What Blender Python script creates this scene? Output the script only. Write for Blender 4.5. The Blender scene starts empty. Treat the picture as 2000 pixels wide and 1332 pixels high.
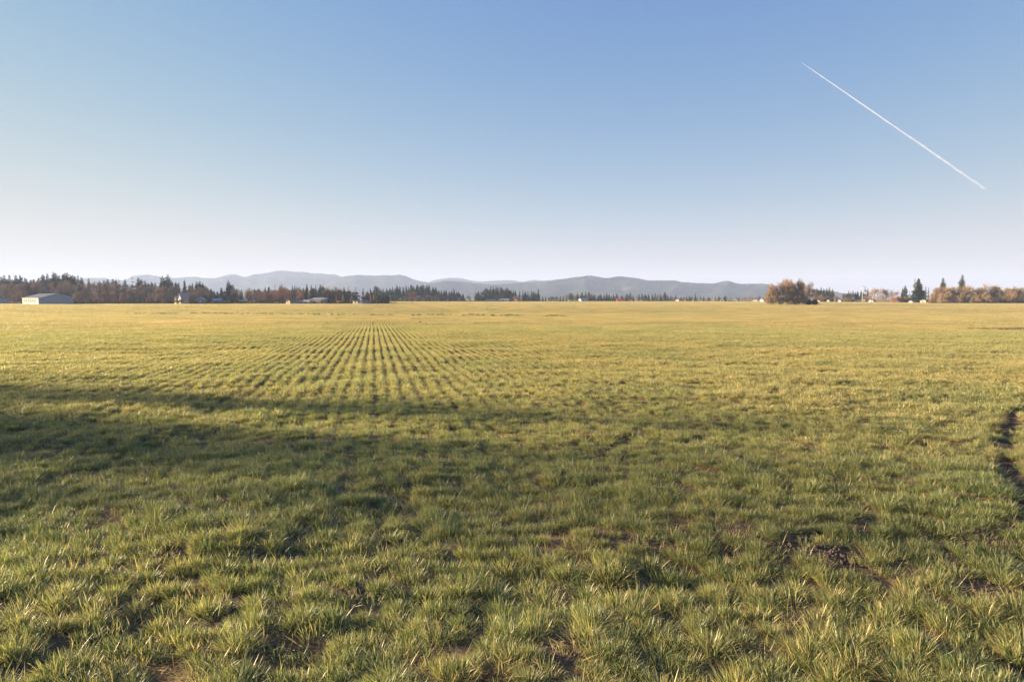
import bpy, math, random
import numpy as np
from mathutils import Matrix, Vector

# ------------------------------------------------------------------ camera, sky, sun, exposure
scene = bpy.context.scene
C = scene.collection
CAM_H, F, CX, CY, HORIZON = 2.2, 1333.0, 1000.0, 666.0, 584.0      # photo pixels (2000 x 1332)
PITCH = math.atan((CY - HORIZON) / F)
cd = bpy.data.cameras.new('camera')
cam = bpy.data.objects.new('camera', cd)
C.objects.link(cam)
cam.location = (0, 0, CAM_H)
cam.rotation_euler = (math.pi / 2 - PITCH, 0, 0)
cd.sensor_width = 36.0
cd.lens = 36.0 * F / 2000.0
cd.clip_start = 0.05
cd.clip_end = 90000
scene.camera = cam

SUN_AZ, SUN_EL = -77.0, 10.5          # degrees, clockwise from the view direction
w = bpy.data.worlds.new('World')
scene.world = w
w.use_nodes = True
nt = w.node_tree
nt.nodes.clear()
sky = nt.nodes.new('ShaderNodeTexSky')
sky.sky_type = 'NISHITA'
sky.sun_disc = False
sky.sun_elevation = math.radians(SUN_EL)
sky.sun_rotation = math.radians(SUN_AZ)
sky.air_density, sky.dust_density, sky.ozone_density, sky.altitude = 1.0, 0.0, 2.0, 0
bg = nt.nodes.new('ShaderNodeBackground')
bg.inputs['Strength'].default_value = 0.0571
wo = nt.nodes.new('ShaderNodeOutputWorld')
sep = nt.nodes.new('ShaderNodeSeparateColor')          # one even tone curve with a soft shoulder over the whole sky
com = nt.nodes.new('ShaderNodeCombineColor')
nt.links.new(sky.outputs[0], sep.inputs[0])
SKY_K, SHOULDER = 0.0571 * 2 ** 2.35, 0.78


def wmath(op, v0, v1):
    q = nt.nodes.new('ShaderNodeMath')
    q.operation = op
    for sock, v in zip(q.inputs, (v0, v1)):
        if hasattr(v, 'links'):
            nt.links.new(v, sock)
        else:
            sock.default_value = v
    return q.outputs[0]


for ch, (gamma, gain, pw) in enumerate(((1.117, .184, 3.), (.846, .220, 3.), (.62, .405, 6.))):
    v_ = wmath('MULTIPLY', wmath('POWER', sep.outputs[ch], gamma), gain)
    k_ = wmath('POWER', wmath('ADD', wmath('POWER', wmath('DIVIDE', v_, SHOULDER if ch < 2 else .66), pw), 1.0), -1 / pw)
    nt.links.new(wmath('DIVIDE', wmath('MULTIPLY', v_, k_), SKY_K), com.inputs[ch])
nt.links.new(com.outputs[0], bg.inputs[0])
nt.links.new(bg.outputs[0], wo.inputs[0])

sd = bpy.data.lights.new('sun', 'SUN')
sd.energy = 5.0
sd.angle = math.radians(0.53)
sd.color = (1.0, 0.77, 0.50)
sun = bpy.data.objects.new('sun', sd)
C.objects.link(sun)
a, e = math.radians(SUN_AZ), math.radians(SUN_EL)
SUN_DIR = Vector((math.sin(a) * math.cos(e), math.cos(a) * math.cos(e), math.sin(e)))
sun.rotation_euler = SUN_DIR.to_track_quat('Z', 'Y').to_euler()

scene.view_settings.view_transform = 'Standard'
scene.view_settings.look = 'None'
scene.view_settings.exposure = 2.35
scene.view_settings.gamma = 1.0
scene.view_settings.use_curve_mapping = False
scene.cycles.use_denoising = True
scene.cycles.denoising_prefilter = 'ACCURATE'
scene.cycles.denoising_input_passes = 'RGB_ALBEDO_NORMAL'
scene.cycles.max_bounces = 6
scene.cycles.diffuse_bounces = 3
scene.cycles.transmission_bounces = 4
scene.cycles.transparent_max_bounces = 8
scene.cycles.volume_bounces = 1

# ------------------------------------------------------------------ helpers
rng = np.random.default_rng(7)
random.seed(7)
ROW_AZ = math.atan((730 - 1000) / F)      # drill rows run this way (clockwise from +Y)
RU = np.array([math.cos(ROW_AZ), -math.sin(ROW_AZ)])      # across the rows
RV = np.array([math.sin(ROW_AZ), math.cos(ROW_AZ)])       # along the rows


def ray(x, y):
    cx, cy = (x - CX) / F, (CY - y) / F
    s, c = math.sin(PITCH), math.cos(PITCH)
    return np.array([cx, c + s * cy, -s + c * cy])


def at(x, y, Y):
    """World point on the sight line of photo pixel (x, y) at world depth Y."""
    d = ray(x, y)
    t = Y / d[1]
    return np.array([d[0] * t, Y, CAM_H + d[2] * t])


def vnoise(x, y, seed=0):
    xi, yi = np.floor(x).astype(np.int64), np.floor(y).astype(np.int64)
    fx, fy = x - xi, y - yi
    fx, fy = fx * fx * (3 - 2 * fx), fy * fy * (3 - 2 * fy)

    def h(i, j):
        n = (i * 374761393 + j * 668265263 + seed * 974634777) & 0x7fffffff
        n = ((n ^ (n >> 13)) * 1274126177) & 0x7fffffff
        return ((n ^ (n >> 16)) & 0xffff) / 65535.0
    return (h(xi, yi) * (1 - fx) + h(xi + 1, yi) * fx) * (1 - fy) + (h(xi, yi + 1) * (1 - fx) + h(xi + 1, yi + 1) * fx) * fy


PROF_Y = [-200, 0, 150, 180, 195, 215, 260, 320, 430, 600]
PROF_Z = [0.0, 0.0, -1.60, -1.88, -1.95, -1.85, -1.35, -0.85, -0.40, 0.0]


def ground_hit(x, y):
    """Ground point under photo pixel (x, y), near field only."""
    d = ray(x, y)
    lo, hi = 1.0, 800.0
    for _ in range(60):
        m = (lo + hi) / 2
        z = CAM_H + d[2] * m / d[1]
        if z > np.interp(m, PROF_Y, PROF_Z):
            lo = m
        else:
            hi = m
    return np.array([d[0] * lo / d[1], lo])


RUT = np.array([ground_hit(*p) for p in ((2075, 770), (2030, 785), (1992, 800), (1968, 830), (1962, 870), (1968, 915), (1982, 955), (2012, 1000), (2060, 1050), (2140, 1120))])


def polydist(x, y, P):
    d = np.full(np.shape(x), 1e9)
    for (x0, y0), (x1, y1) in zip(P[:-1], P[1:]):
        dx, dy = x1 - x0, y1 - y0
        t = np.clip(((x - x0) * dx + (y - y0) * dy) / (dx * dx + dy * dy), 0, 1)
        d = np.minimum(d, np.hypot(x - x0 - t * dx, y - y0 - t * dy))
    return d


BARE = [(1560, 1062, .42), (1640, 1085, .30), (1850, 1056, .35), (1960, 1060, .35), (1450, 1080, .22), (1080, 1265, .30), (1180, 880, .22),
        (1920, 1150, .30), (1110, 1130, .20), (1240, 1048, .22), (690, 1150, .20), (330, 1080, .18), (430, 1195, .2), (1230, 1130, .2), (60, 1300, .2),
        (1990, 1000, .35), (1510, 1120, .2), (890, 985, .15), (470, 1000, .15)]
BARE = [(*ground_hit(x, y), r * .62) for x, y, r in BARE]


def mud_mask(x, y):
    """0..1: where the soil lies bare and damp (the wheel rut, worn patches, the wet, shaded line across the swale)."""
    m = np.clip(1.25 - polydist(x, y, RUT) / 0.165 + 0.5 * (vnoise(x * 4, y * 4, 5) - .5), 0, 1)
    for bx, by, r in BARE:
        m = np.maximum(m, np.clip(1.3 - np.hypot(x - bx, (y - by)) / r + 0.8 * (vnoise(x * 5, y * 5, 9) - .5), 0, 1))
    return m


def wet_shade_line(x, y):
    yl = np.interp(x, [-160, -110, -60, 0, 35, 70], [205, 196, 178, 158, 146, 140]) + 14 * (vnoise(x / 9, y * 0, 21) - .5) + 8 * (vnoise(x / 2.5, y * 0, 25) - .5)
    n = vnoise(x / 1.6 + 50, y / 6.0, 22)
    k = np.clip(1.25 - np.abs(y - yl) / 13.0, 0, 1) * np.interp(x, [-125, -100, 5, 40], [0, 1, 1, .55])
    l1 = (k * (0.42 + n) > 0.80)
    k2 = np.clip(1.2 - np.abs(y - 250 - 4 * vnoise(x / 8, y * 0, 27)) / 10, 0, 1) * (x > 40) * (x < 88)
    l2 = k2 * (0.4 + vnoise(x / 3.5, y / 9., 24)) > 0.85
    return l1 | l2


def gz(x, y):
    x, y = np.asarray(x, float), np.asarray(y, float)
    r = np.hypot(x, y)
    z = np.interp(y, PROF_Y, PROF_Z)
    fade = np.clip(1.3 - r / 60.0, 0, 1)
    z = z + fade * (0.10 * (vnoise(x / 1.3, y / 1.3, 1) - .5) + 0.05 * (vnoise(x / .45, y / .45, 2) - .5))
    z = z + np.clip(1.2 - r / 40.0, .22, 1) * np.clip(1.6 - r / 260.0, 0, 1) * (0.24 * (vnoise(x / 6.0, y / 6.0, 3) - .5) + 0.12 * (vnoise(x / 2.6, y / 2.6, 4) - .5))
    z = z - np.where(r < 40, 0.06 * np.exp(-(polydist(x, y, RUT) / 0.15) ** 2), 0)
    return z


def mesh(name, V, Fc, mats=(), mi=None, col=None, smooth=False):
    me = bpy.data.meshes.new(name)
    V = np.asarray(V, float)
    me.from_pydata(V.tolist(), [], [tuple(map(int, f)) for f in Fc])
    for m in mats:
        me.materials.append(m)
    if mi is not None:
        me.polygons.foreach_set('material_index', np.asarray(mi, np.int32))
    if col is not None:
        at_ = me.color_attributes.new('col', 'FLOAT_COLOR', 'POINT')
        c4 = np.ones((len(V), 4), np.float32)
        c4[:, :3] = col
        at_.data.foreach_set('color', c4.ravel())
    if smooth:
        me.polygons.foreach_set('use_smooth', np.ones(len(me.polygons), bool))
    me.update()
    return me


def fast_mesh(name, V, tris, mats=(), col=None):
    me = bpy.data.meshes.new(name)
    V, tris = np.asarray(V, np.float32), np.asarray(tris, np.int32)
    me.vertices.add(len(V))
    me.vertices.foreach_set('co', V.ravel())
    me.loops.add(tris.size)
    me.loops.foreach_set('vertex_index', tris.ravel())
    me.polygons.add(len(tris))
    k = tris.shape[1]
    me.polygons.foreach_set('loop_start', np.arange(0, tris.size, k, dtype=np.int32))
    me.polygons.foreach_set('loop_total', np.full(len(tris), k, np.int32))
    for m in mats:
        me.materials.append(m)
    if col is not None:
        at_ = me.color_attributes.new('col', 'FLOAT_COLOR', 'POINT')
        c4 = np.ones((len(V), 4), np.float32)
        c4[:, :3] = col
        at_.data.foreach_set('color', c4.ravel())
    me.update(calc_edges=True)
    return me


def link(name, data, parent=None, loc=None, **props):
    o = bpy.data.objects.new(name, data)
    C.objects.link(o)
    if parent is not None:
        o.parent = parent
    if loc is not None:
        o.location = loc
    for k, v in props.items():
        if v is not None:
            o[k] = v
    return o


def thing(name, label, cat, loc, rotz=0.0, group=None, scale=None):
    o = link(name, None, None, loc, label=label, category=cat, group=group)
    o.rotation_euler = (0, 0, rotz)
    if scale is not None:
        o.scale = scale
    return o


# ------------------------------------------------------------------ materials
class NT:
    def __init__(self, name):
        self.m = bpy.data.materials.new(name)
        self.m.use_nodes = True
        self.t = self.m.node_tree
        self.b = self.t.nodes['Principled BSDF']
        self.out = self.t.nodes['Material Output']

    def n(self, typ, **kw):
        x = self.t.nodes.new(typ)
        for k, v in kw.items():
            if k in x.inputs:
                x.inputs[k].default_value = v
            else:
                setattr(x, k, v)
        return x

    def l(self, a_, b_):
        self.t.links.new(a_, b_)

    def noise(self, scale, detail=3, rough=.55, vec=None):
        x = self.n('ShaderNodeTexNoise')
        x.inputs['Scale'].default_value = scale
        x.inputs['Detail'].default_value = detail
        x.inputs['Roughness'].default_value = rough
        if vec is not None:
            self.l(vec, x.inputs['Vector'])
        return x.outputs['Fac']

    def pos(self):
        return self.n('ShaderNodeNewGeometry').outputs['Position']

    def obj(self):
        return self.n('ShaderNodeTexCoord').outputs['Object']

    def ramp(self, fac, stops):
        r = self.n('ShaderNodeValToRGB')
        el = r.color_ramp.elements
        while len(el) < len(stops):
            el.new(0.5)
        for q, (p, c) in zip(el, stops):
            q.position = p
            q.color = (*c, 1)
        self.l(fac, r.inputs[0])
        return r.outputs[0]

    def mix(self, fac, a_, b_, typ='MIX'):
        x = self.n('ShaderNodeMix', data_type='RGBA', blend_type=typ)
        for sock, v in ((x.inputs[0], fac), (x.inputs[6], a_), (x.inputs[7], b_)):
            if hasattr(v, 'links'):
                self.l(v, sock)
            elif isinstance(v, (int, float)):
                sock.default_value = v
            else:
                sock.default_value = (*v, 1)
        return x.outputs[2]

    def math(self, op, a_, b_=0.0, clamp=False):
        x = self.n('ShaderNodeMath', operation=op, use_clamp=clamp)
        for sock, v in ((x.inputs[0], a_), (x.inputs[1], b_)):
            if hasattr(v, 'links'):
                self.l(v, sock)
            else:
                sock.default_value = v
        return x.outputs[0]

    def bump(self, h, strength=.4, dist=.02):
        x = self.n('ShaderNodeBump')
        x.inputs['Strength'].default_value = strength
        x.inputs['Distance'].default_value = dist
        self.l(h, x.inputs['Height'])
        self.l(x.outputs[0], self.b.inputs['Normal'])


def plain(name, c, rough=.8, var=.25, scale=3.0):
    k = NT(name)
    f = k.noise(scale, 4, .6, k.obj())
    lo = tuple(x * (1 - var) for x in c)
    hi = tuple(min(1, x * (1 + var)) for x in c)
    k.l(k.ramp(f, [(.3, lo), (.7, hi)]), k.b.inputs['Base Color'])
    k.b.inputs['Roughness'].default_value = rough
    return k.m


def grass_mat(name, transl=.40, gain=1.0):
    k = NT(name)
    at_ = k.n('ShaderNodeVertexColor', layer_name='col').outputs[0]
    p = k.pos()
    f1 = k.noise(.22, 3, .6, p)
    f2 = k.noise(.035, 2, .5, p)
    rnd = k.n('ShaderNodeObjectInfo').outputs['Random']
    c = k.mix(k.ramp(f1, [(.36, (0, 0, 0)), (.64, (1, 1, 1))]), (0.84 * gain, 0.92 * gain, 0.86 * gain), (1.12 * gain, 1.08 * gain, 1.02 * gain))
    c2 = k.mix(k.ramp(f2, [(.35, (0, 0, 0)), (.65, (1, 1, 1))]), (0.94, 1.0, 0.97), (1.06, 1.02, 1.0))
    c3 = k.mix(rnd, (0.82, 0.88, 0.86), (1.18, 1.13, 1.08))
    c = k.mix(1.0, c, c2, 'MULTIPLY')
    c = k.mix(1.0, c, c3, 'MULTIPLY')
    c = k.mix(1.0, at_, c, 'MULTIPLY')
    k.l(c, k.b.inputs['Base Color'])
    k.b.inputs['Roughness'].default_value = .42
    k.b.inputs['Specular IOR Level'].default_value = .45
    tr = k.n('ShaderNodeBsdfTranslucent')
    k.l(k.mix(1.0, c, (1.12, 1.15, .74), 'MULTIPLY'), tr.inputs[0])
    mx = k.n('ShaderNodeMixShader')
    mx.inputs[0].default_value = transl
    k.l(k.b.outputs[0], mx.inputs[1])
    k.l(tr.outputs[0], mx.inputs[2])
    k.l(mx.outputs[0], k.out.inputs[0])
    return k.m


def col_mat(name, rough=.9, var=.3, transl=0.0):
    """Colour from the mesh attribute, varied from tree to tree."""
    k = NT(name)
    at_ = k.n('ShaderNodeVertexColor', layer_name='col').outputs[0]
    rnd = k.n('ShaderNodeObjectInfo')
    c = k.mix(1.0, at_, rnd.outputs['Color'], 'MULTIPLY')
    k.l(c, k.b.inputs['Base Color'])
    k.b.inputs['Roughness'].default_value = rough
    k.b.inputs['Specular IOR Level'].default_value = .15
    if transl:
        tr = k.n('ShaderNodeBsdfTranslucent')
        k.l(c, tr.inputs[0])
        mx = k.n('ShaderNodeMixShader')
        mx.inputs[0].default_value = transl
        k.l(k.b.outputs[0], mx.inputs[1])
        k.l(tr.outputs[0], mx.inputs[2])
        k.l(mx.outputs[0], k.out.inputs[0])
    return k.m


M_GRASS = grass_mat('grass_blades')
M_BARK = col_mat('bark')
M_TWIG = col_mat('twigs')
M_NEEDLE = col_mat('needles')

# ground: damp soil, straw litter and short growth, the far field in its own colour
g = NT('field_soil')
P_ = g.pos()
soil = g.ramp(g.noise(2.2, 6, .65, P_), [(.25, (.045, .030, .020)), (.5, (.10, .066, .042)), (.75, (.19, .13, .085))])
straw = g.ramp(g.noise(28., 4, .7, P_), [(.42, (0, 0, 0)), (.62, (1, 1, 1))])
near = g.mix(g.math('MULTIPLY', straw, .55), soil, (.30, .20, .10))
mud = g.n('ShaderNodeVertexColor', layer_name='col').outputs[0]
near = g.mix(mud, near, g.ramp(g.noise(9., 5, .7, P_), [(.3, (.05, .036, .025)), (.7, (.17, .12, .082))]))
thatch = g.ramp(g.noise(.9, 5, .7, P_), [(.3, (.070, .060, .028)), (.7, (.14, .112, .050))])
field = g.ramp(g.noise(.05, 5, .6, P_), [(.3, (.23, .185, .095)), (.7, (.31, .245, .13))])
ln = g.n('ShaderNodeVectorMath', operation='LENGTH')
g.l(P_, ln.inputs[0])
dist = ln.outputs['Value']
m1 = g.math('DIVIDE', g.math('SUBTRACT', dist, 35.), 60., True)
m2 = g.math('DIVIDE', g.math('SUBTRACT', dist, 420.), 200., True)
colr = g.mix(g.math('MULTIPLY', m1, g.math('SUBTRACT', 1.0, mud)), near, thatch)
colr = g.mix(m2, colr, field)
g.l(colr, g.b.inputs['Base Color'])
g.b.inputs['Roughness'].default_value = .95
g.b.inputs['Specular IOR Level'].default_value = .1
g.bump(g.noise(14., 6, .7, P_), .8, .05)
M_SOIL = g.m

hm = NT('forested_hills')
P_ = hm.pos()
f = hm.noise(.008, 6, .65, P_)
f2 = hm.noise(.05, 4, .7, P_)
c = hm.ramp(f, [(.30, (.010, .018, .012)), (.48, (.030, .042, .024)), (.60, (.07, .075, .04)), (.66, (.15, .125, .09))])
c = hm.mix(hm.ramp(f2, [(.35, (0, 0, 0)), (.65, (1, 1, 1))]), (.55, .6, .6), c, 'MULTIPLY') if False else hm.mix(hm.math('MULTIPLY', f2, .6), c, (.012, .02, .014))
hm.l(c, hm.b.inputs['Base Color'])
hm.b.inputs['Roughness'].default_value = 1
hm.b.inputs['Specular IOR Level'].default_value = 0
M_HILL = hm.m

# ------------------------------------------------------------------ ground
def spread(n, near_step, far, neg):
    b = math.asinh(1) * 0
    t = np.linspace(0, 1, n)
    lo, hi = 1.0, 30.0
    for _ in range(80):
        k = (lo + hi) / 2
        if far * math.sinh(k / (n - 1)) / math.sinh(k) > near_step:
            lo = k
        else:
            hi = k
    pos = far * np.sinh(k * t) / np.sinh(k)
    if neg >= far:
        return np.concatenate([-pos[::-1][:-1], pos])
    back = -pos[(pos > 0) & (pos <= neg)][::-1]
    return np.concatenate([back, pos])


FAR = 6300.0
xs = spread(300, .075, FAR, FAR)
ys = spread(330, .07, FAR, 3000.0)
GX, GY = np.meshgrid(xs, ys)
GZ = gz(GX.ravel(), GY.ravel())
nx, ny = len(xs), len(ys)
ii = np.arange(nx * ny).reshape(ny, nx)
quads = np.stack([ii[:-1, :-1], ii[:-1, 1:], ii[1:, 1:], ii[1:, :-1]], -1).reshape(-1, 4)
mm = np.zeros(nx * ny)
rr = np.hypot(GX.ravel(), GY.ravel())
nr = rr < 60
mm[nr] = mud_mask(GX.ravel()[nr], GY.ravel()[nr])
fr = (rr > 100) & (rr < 320)
mm[fr] = wet_shade_line(GX.ravel()[fr], GY.ravel()[fr])  # mud tone stands for wet soil and the ditch's shade together
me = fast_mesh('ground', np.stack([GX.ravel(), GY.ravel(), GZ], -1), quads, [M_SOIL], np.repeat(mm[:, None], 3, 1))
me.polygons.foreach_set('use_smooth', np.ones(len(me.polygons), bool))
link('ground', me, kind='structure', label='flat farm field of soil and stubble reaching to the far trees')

# ------------------------------------------------------------------ hills
def hill(pts, D, depth, seed, label, rough=.55):
    pts = np.array(pts, float)
    px = np.arange(pts[0, 0], pts[-1, 0] + .1, 1.2)
    k = np.ones(5) / 5
    py = np.interp(px, pts[:, 0], pts[:, 1])
    py[2:-2] = np.convolve(py, k, 'valid')
    r_ = np.random.default_rng(seed)
    crest = np.array([at(x, y, D) for x, y in zip(px, py)])
    unit = D / F
    tz = crest[:, 2] + unit * rough * (r_.random(len(px)) - .3) * (vnoise(px / 14., px * 0, seed) > .35)
    tz = np.maximum(tz, 2)
    fr_ = np.array([-1., -.75, -.5, -.3, -.15, -.05, 0, .1, .4, 1.])
    hh = np.array([-.02, .14, .40, .64, .84, .96, 1, .9, .5, -.02])
    V = []
    for j, (t, h_) in enumerate(zip(fr_, hh)):
        yy = D + t * depth
        X = crest[:, 0] * (yy / D if t < 0 else 1 + .3 * t * depth / D)
        wob = 1.0 if abs(t) in (0., 1.) else .80 + .4 * vnoise(px / 22. + j * .35, px * 0 + j, seed + 3)
        Y = px * 0 + yy + (0 if t in (0.,) else 170 * (vnoise(px / 30., px * 0 + j, seed + 9) - .5))
        V.append(np.stack([X, Y, tz * np.minimum(h_ * wob, 1 if t == 0 else .97 * min(1, yy / D) - .02) if h_ > 0 else tz * 0 - 1.5], -1))
    V = np.concatenate(V)
    n = len(px)
    i2 = np.arange(n * len(fr_)).reshape(len(fr_), n)
    q = np.stack([i2[:-1, :-1], i2[:-1, 1:], i2[1:, 1:], i2[1:, :-1]], -1).reshape(-1, 4)
    me_ = fast_mesh('hills', V, q, [M_HILL])
    link('hills', me_, kind='structure', label=label)


hill([(60, 590), (110, 560), (150, 548), (160, 544), (178, 543), (205, 543), (215, 546), (240, 548), (250, 545), (258, 539), (270, 538), (290, 536.5), (310, 540), (330, 543),
      (345, 543), (365, 541), (385, 541), (395, 543), (420, 543.5), (430, 541), (448, 536), (460, 536), (472, 540), (480, 541.5), (495, 536), (510, 535), (522, 533),
      (540, 529), (555, 528.5), (575, 531), (590, 531), (610, 534), (625, 534), (640, 536), (655, 536), (668, 541), (720, 552), (800, 575)], 4600, 1050, 31,
     'highest blue ridge of wooded hills at the left of the range', .35)
hill([(560, 585), (600, 562), (640, 550), (668, 541.5), (680, 539), (700, 537), (715, 538), (735, 538.5), (755, 537.5), (765, 538.5), (780, 536.5), (795, 540), (805, 545), (815, 548),
      (830, 551), (843, 552.5), (870, 560), (930, 585)], 4000, 850, 32, 'rounded wooded hill left of the middle of the range', .8)
hill([(800, 575), (835, 553), (848, 547.5), (860, 545), (878, 543), (897, 543), (910, 546), (925, 549), (940, 550), (960, 549), (985, 547.5), (1000, 547.5), (1020, 551), (1035, 548),
      (1045, 547), (1060, 549), (1120, 560), (1200, 580)], 4800, 950, 33, 'low pale hilltops in the middle of the range', .5)
hill([(780, 585), (815, 566), (840, 554), (870, 548.5), (900, 550), (930, 554), (965, 556), (1000, 554), (1040, 551), (1060, 549), (1075, 548), (1090, 546), (1100, 545), (1120, 542), (1140, 540),
      (1148, 538.5), (1155, 538.5), (1165, 540), (1180, 543), (1190, 543), (1200, 541), (1210, 540), (1230, 542), (1245, 543.5), (1260, 547), (1268, 548), (1300, 548), (1318, 548),
      (1330, 551), (1360, 553), (1395, 554), (1410, 550), (1418, 549), (1425, 549), (1435, 553), (1445, 555), (1470, 554.5), (1490, 554), (1500, 557), (1560, 562), (1600, 567),
      (1630, 571), (1655, 574), (1680, 580), (1700, 585)], 3100, 720, 34, 'long blue wooded ridge filling the right half of the range', .8)

# ------------------------------------------------------------------ grass
STRAW = np.array([.50, .39, .21])


def blades(r_, n, segs, R, L, wid, lean=.9, bend=.9, straw=.16, flat=.06, centre=(0, 0), ym=.47):
    """n grass blades growing from a tussock base; returns vertices, triangles, colours."""
    u = np.sqrt(r_.random(n))
    an = r_.random(n) * 2 * np.pi
    rx, ry = R * u * np.cos(an), R * u * np.sin(an)
    az = an + r_.normal(0, .55, n)
    t0 = lean * u * .75 + r_.normal(0, .16, n)
    bd = bend * np.abs(r_.normal(.55, .35, n))
    ln_ = L * np.clip(r_.normal(1, .26, n), .35, 1.7) * (1.08 - .3 * u)
    fl = r_.random(n) < flat
    t0 = np.where(fl, 1.25 + r_.normal(0, .12, n), t0)
    bd = np.where(fl, .15, bd)
    isst = (r_.random(n) < straw) | fl
    yel = np.clip(r_.normal(ym, .28, n), 0, 1)
    c = np.array([.108, .165, .064])[None] * (1 - yel[:, None]) + np.array([.42, .362, .20])[None] * yel[:, None]
    c *= np.clip(r_.normal(1, .2, n), .5, 1.6)[:, None]
    c = np.where(isst[:, None], STRAW[None] * np.clip(r_.normal(.85, .25, n), .35, 1.3)[:, None], c)
    tipw = np.where(r_.random(n) < .40, r_.uniform(.3, .8, n), 0)
    wd = wid * np.clip(r_.normal(1, .25, n), .5, 1.6)
    tw = az + np.pi / 2 + r_.normal(0, .7, n)
    wx, wy = np.cos(tw), np.sin(tw)
    V, K = [], []
    x, y, z = rx + centre[0], ry + centre[1], np.full(n, -.015)
    for j in range(segs + 1):
        t = j / segs
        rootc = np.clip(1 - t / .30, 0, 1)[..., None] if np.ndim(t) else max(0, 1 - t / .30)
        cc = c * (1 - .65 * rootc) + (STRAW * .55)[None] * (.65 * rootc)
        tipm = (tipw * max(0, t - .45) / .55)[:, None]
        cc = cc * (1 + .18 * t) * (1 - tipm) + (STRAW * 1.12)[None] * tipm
        if j < segs:
            ww = wd * (1 - .55 * t ** 1.5) * .5
            V += [np.stack([x - wx * ww, y - wy * ww, z], -1), np.stack([x + wx * ww, y + wy * ww, z], -1)]
            K += [cc, cc]
        else:
            V.append(np.stack([x, y, z], -1))
            K.append(cc)
        th = np.clip(t0 + bd * (t + .5 / segs), -1.2, 1.75)
        st = ln_ / segs
        x = x + np.sin(th) * np.cos(az) * st
        y = y + np.sin(th) * np.sin(az) * st
        z = z + np.cos(th) * st
    nl = 2 * segs + 1
    V = np.stack(V, 1).reshape(-1, 3)
    K = np.stack(K, 1).reshape(-1, 3)
    base = (np.arange(n) * nl)[:, None]
    T = []
    for j in range(segs - 1):
        i0 = 2 * j
        T += [base + np.array([[i0, i0 + 1, i0 + 3]]), base + np.array([[i0, i0 + 3, i0 + 2]])]
    i0 = 2 * (segs - 1)
    T.append(base + np.array([[i0, i0 + 1, i0 + 2]]))
    return V, np.concatenate(T), K


def merge(parts):
    V, T, K, o = [], [], [], 0
    for v, t, k in parts:
        V.append(v)
        T.append(t + o)
        K.append(k)
        o += len(v)
    return np.concatenate(V), np.concatenate(T), np.concatenate(K)


protos = []


def proto(name, v, t, k):
    protos.append(bpy.data.objects.new(name, fast_mesh(name, v, t, [M_GRASS], k)))
    return len(protos) - 1


ROW, STEP = .35, .115
LOD0, LOD1, SMALL, LITTER, PATCH, PATCHF = [], [], [], [], [], []  # greener near, yellower far: shade and sunlight put into the blade colours
for i in range(9):
    r_ = np.random.default_rng(100 + i)
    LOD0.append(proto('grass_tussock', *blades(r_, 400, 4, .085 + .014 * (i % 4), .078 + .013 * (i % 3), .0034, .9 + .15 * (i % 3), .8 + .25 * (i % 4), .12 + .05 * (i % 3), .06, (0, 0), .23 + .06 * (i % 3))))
for i in range(4):
    r_ = np.random.default_rng(200 + i)
    SMALL.append(proto('grass_tussock', *blades(r_, 90, 3, .09, .085, .0038, 1.0, .8, .22)))
for i in range(3):
    r_ = np.random.default_rng(300 + i)
    LITTER.append(proto('grass_litter', *blades(r_, 90, 2, .17, .11, .0042, 1.2, .2, .8, .9)))
for i in range(7):
    r_ = np.random.default_rng(400 + i)
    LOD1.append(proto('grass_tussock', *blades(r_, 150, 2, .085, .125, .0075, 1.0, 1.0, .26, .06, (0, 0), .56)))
RANK = []
for i in range(3):
    r_ = np.random.default_rng(450 + i)
    v_, t_, k_ = blades(r_, 160, 2, .30, .50, .035, .9, .8, .05, .0, (0, 0), -.1)
    RANK.append(proto('rank_weeds', v_, t_, k_ * .8))
PROWS, PLEN = 18, 6.0
for kind, nv, nb, wd, lst in (('m', 3, 22, .018, PATCH), ('f', 3, 8, .042, PATCHF)):
    for i in range(nv):
        r_ = np.random.default_rng(500 + i + (50 if kind == 'f' else 0))
        parts = []
        for row in range(PROWS):
            for s in range(int(PLEN / .22)):
                cu = (row + .5) * ROW - PROWS * ROW / 2 + r_.normal(0, .025)
                cv = (s + r_.random()) * .22 - PLEN / 2
                parts.append(blades(r_, nb, 1, .07, .14 * r_.uniform(.7, 1.2), wd, .8, .7, .36, .03, (cu, cv), .66))
        lst.append(proto('grass_patch', *(lambda v, t, k: (v, t, k * np.array([.95, .92, .92])))(*merge(parts))))

pts, rot, scl, idx = [], [], [], []


def euler_tilt(rz, tx, ty):
    """Euler XYZ of (tilt about world x and y) after (turn about z)."""
    cz, sz, cx, sx, cy, sy = np.cos(rz), np.sin(rz), np.cos(tx), np.sin(tx), np.cos(ty), np.sin(ty)
    # R = Ry * Rx * Rz
    r00 = cy * cz + sy * sx * sz
    r10 = cx * sz
    r20 = -sy * cz + cy * sx * sz
    r21 = sy * sz + cy * sx * cz
    r22 = cy * cx
    return np.stack([np.arctan2(r21, r22), np.arcsin(np.clip(-r20, -1, 1)), np.arctan2(r10, r00)], -1)


def add(x, y, z, r3, s, i):
    pts.append(np.stack([x, y, z], -1))
    rot.append(r3)
    scl.append(s)
    idx.append(i)


def in_view(x, y, pad):
    return (y > 2.2) & (np.abs(x) < y * .80 + pad)


R_NEAR, R_MID, R_FAR = 16.0, 78.0, 640.0
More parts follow.
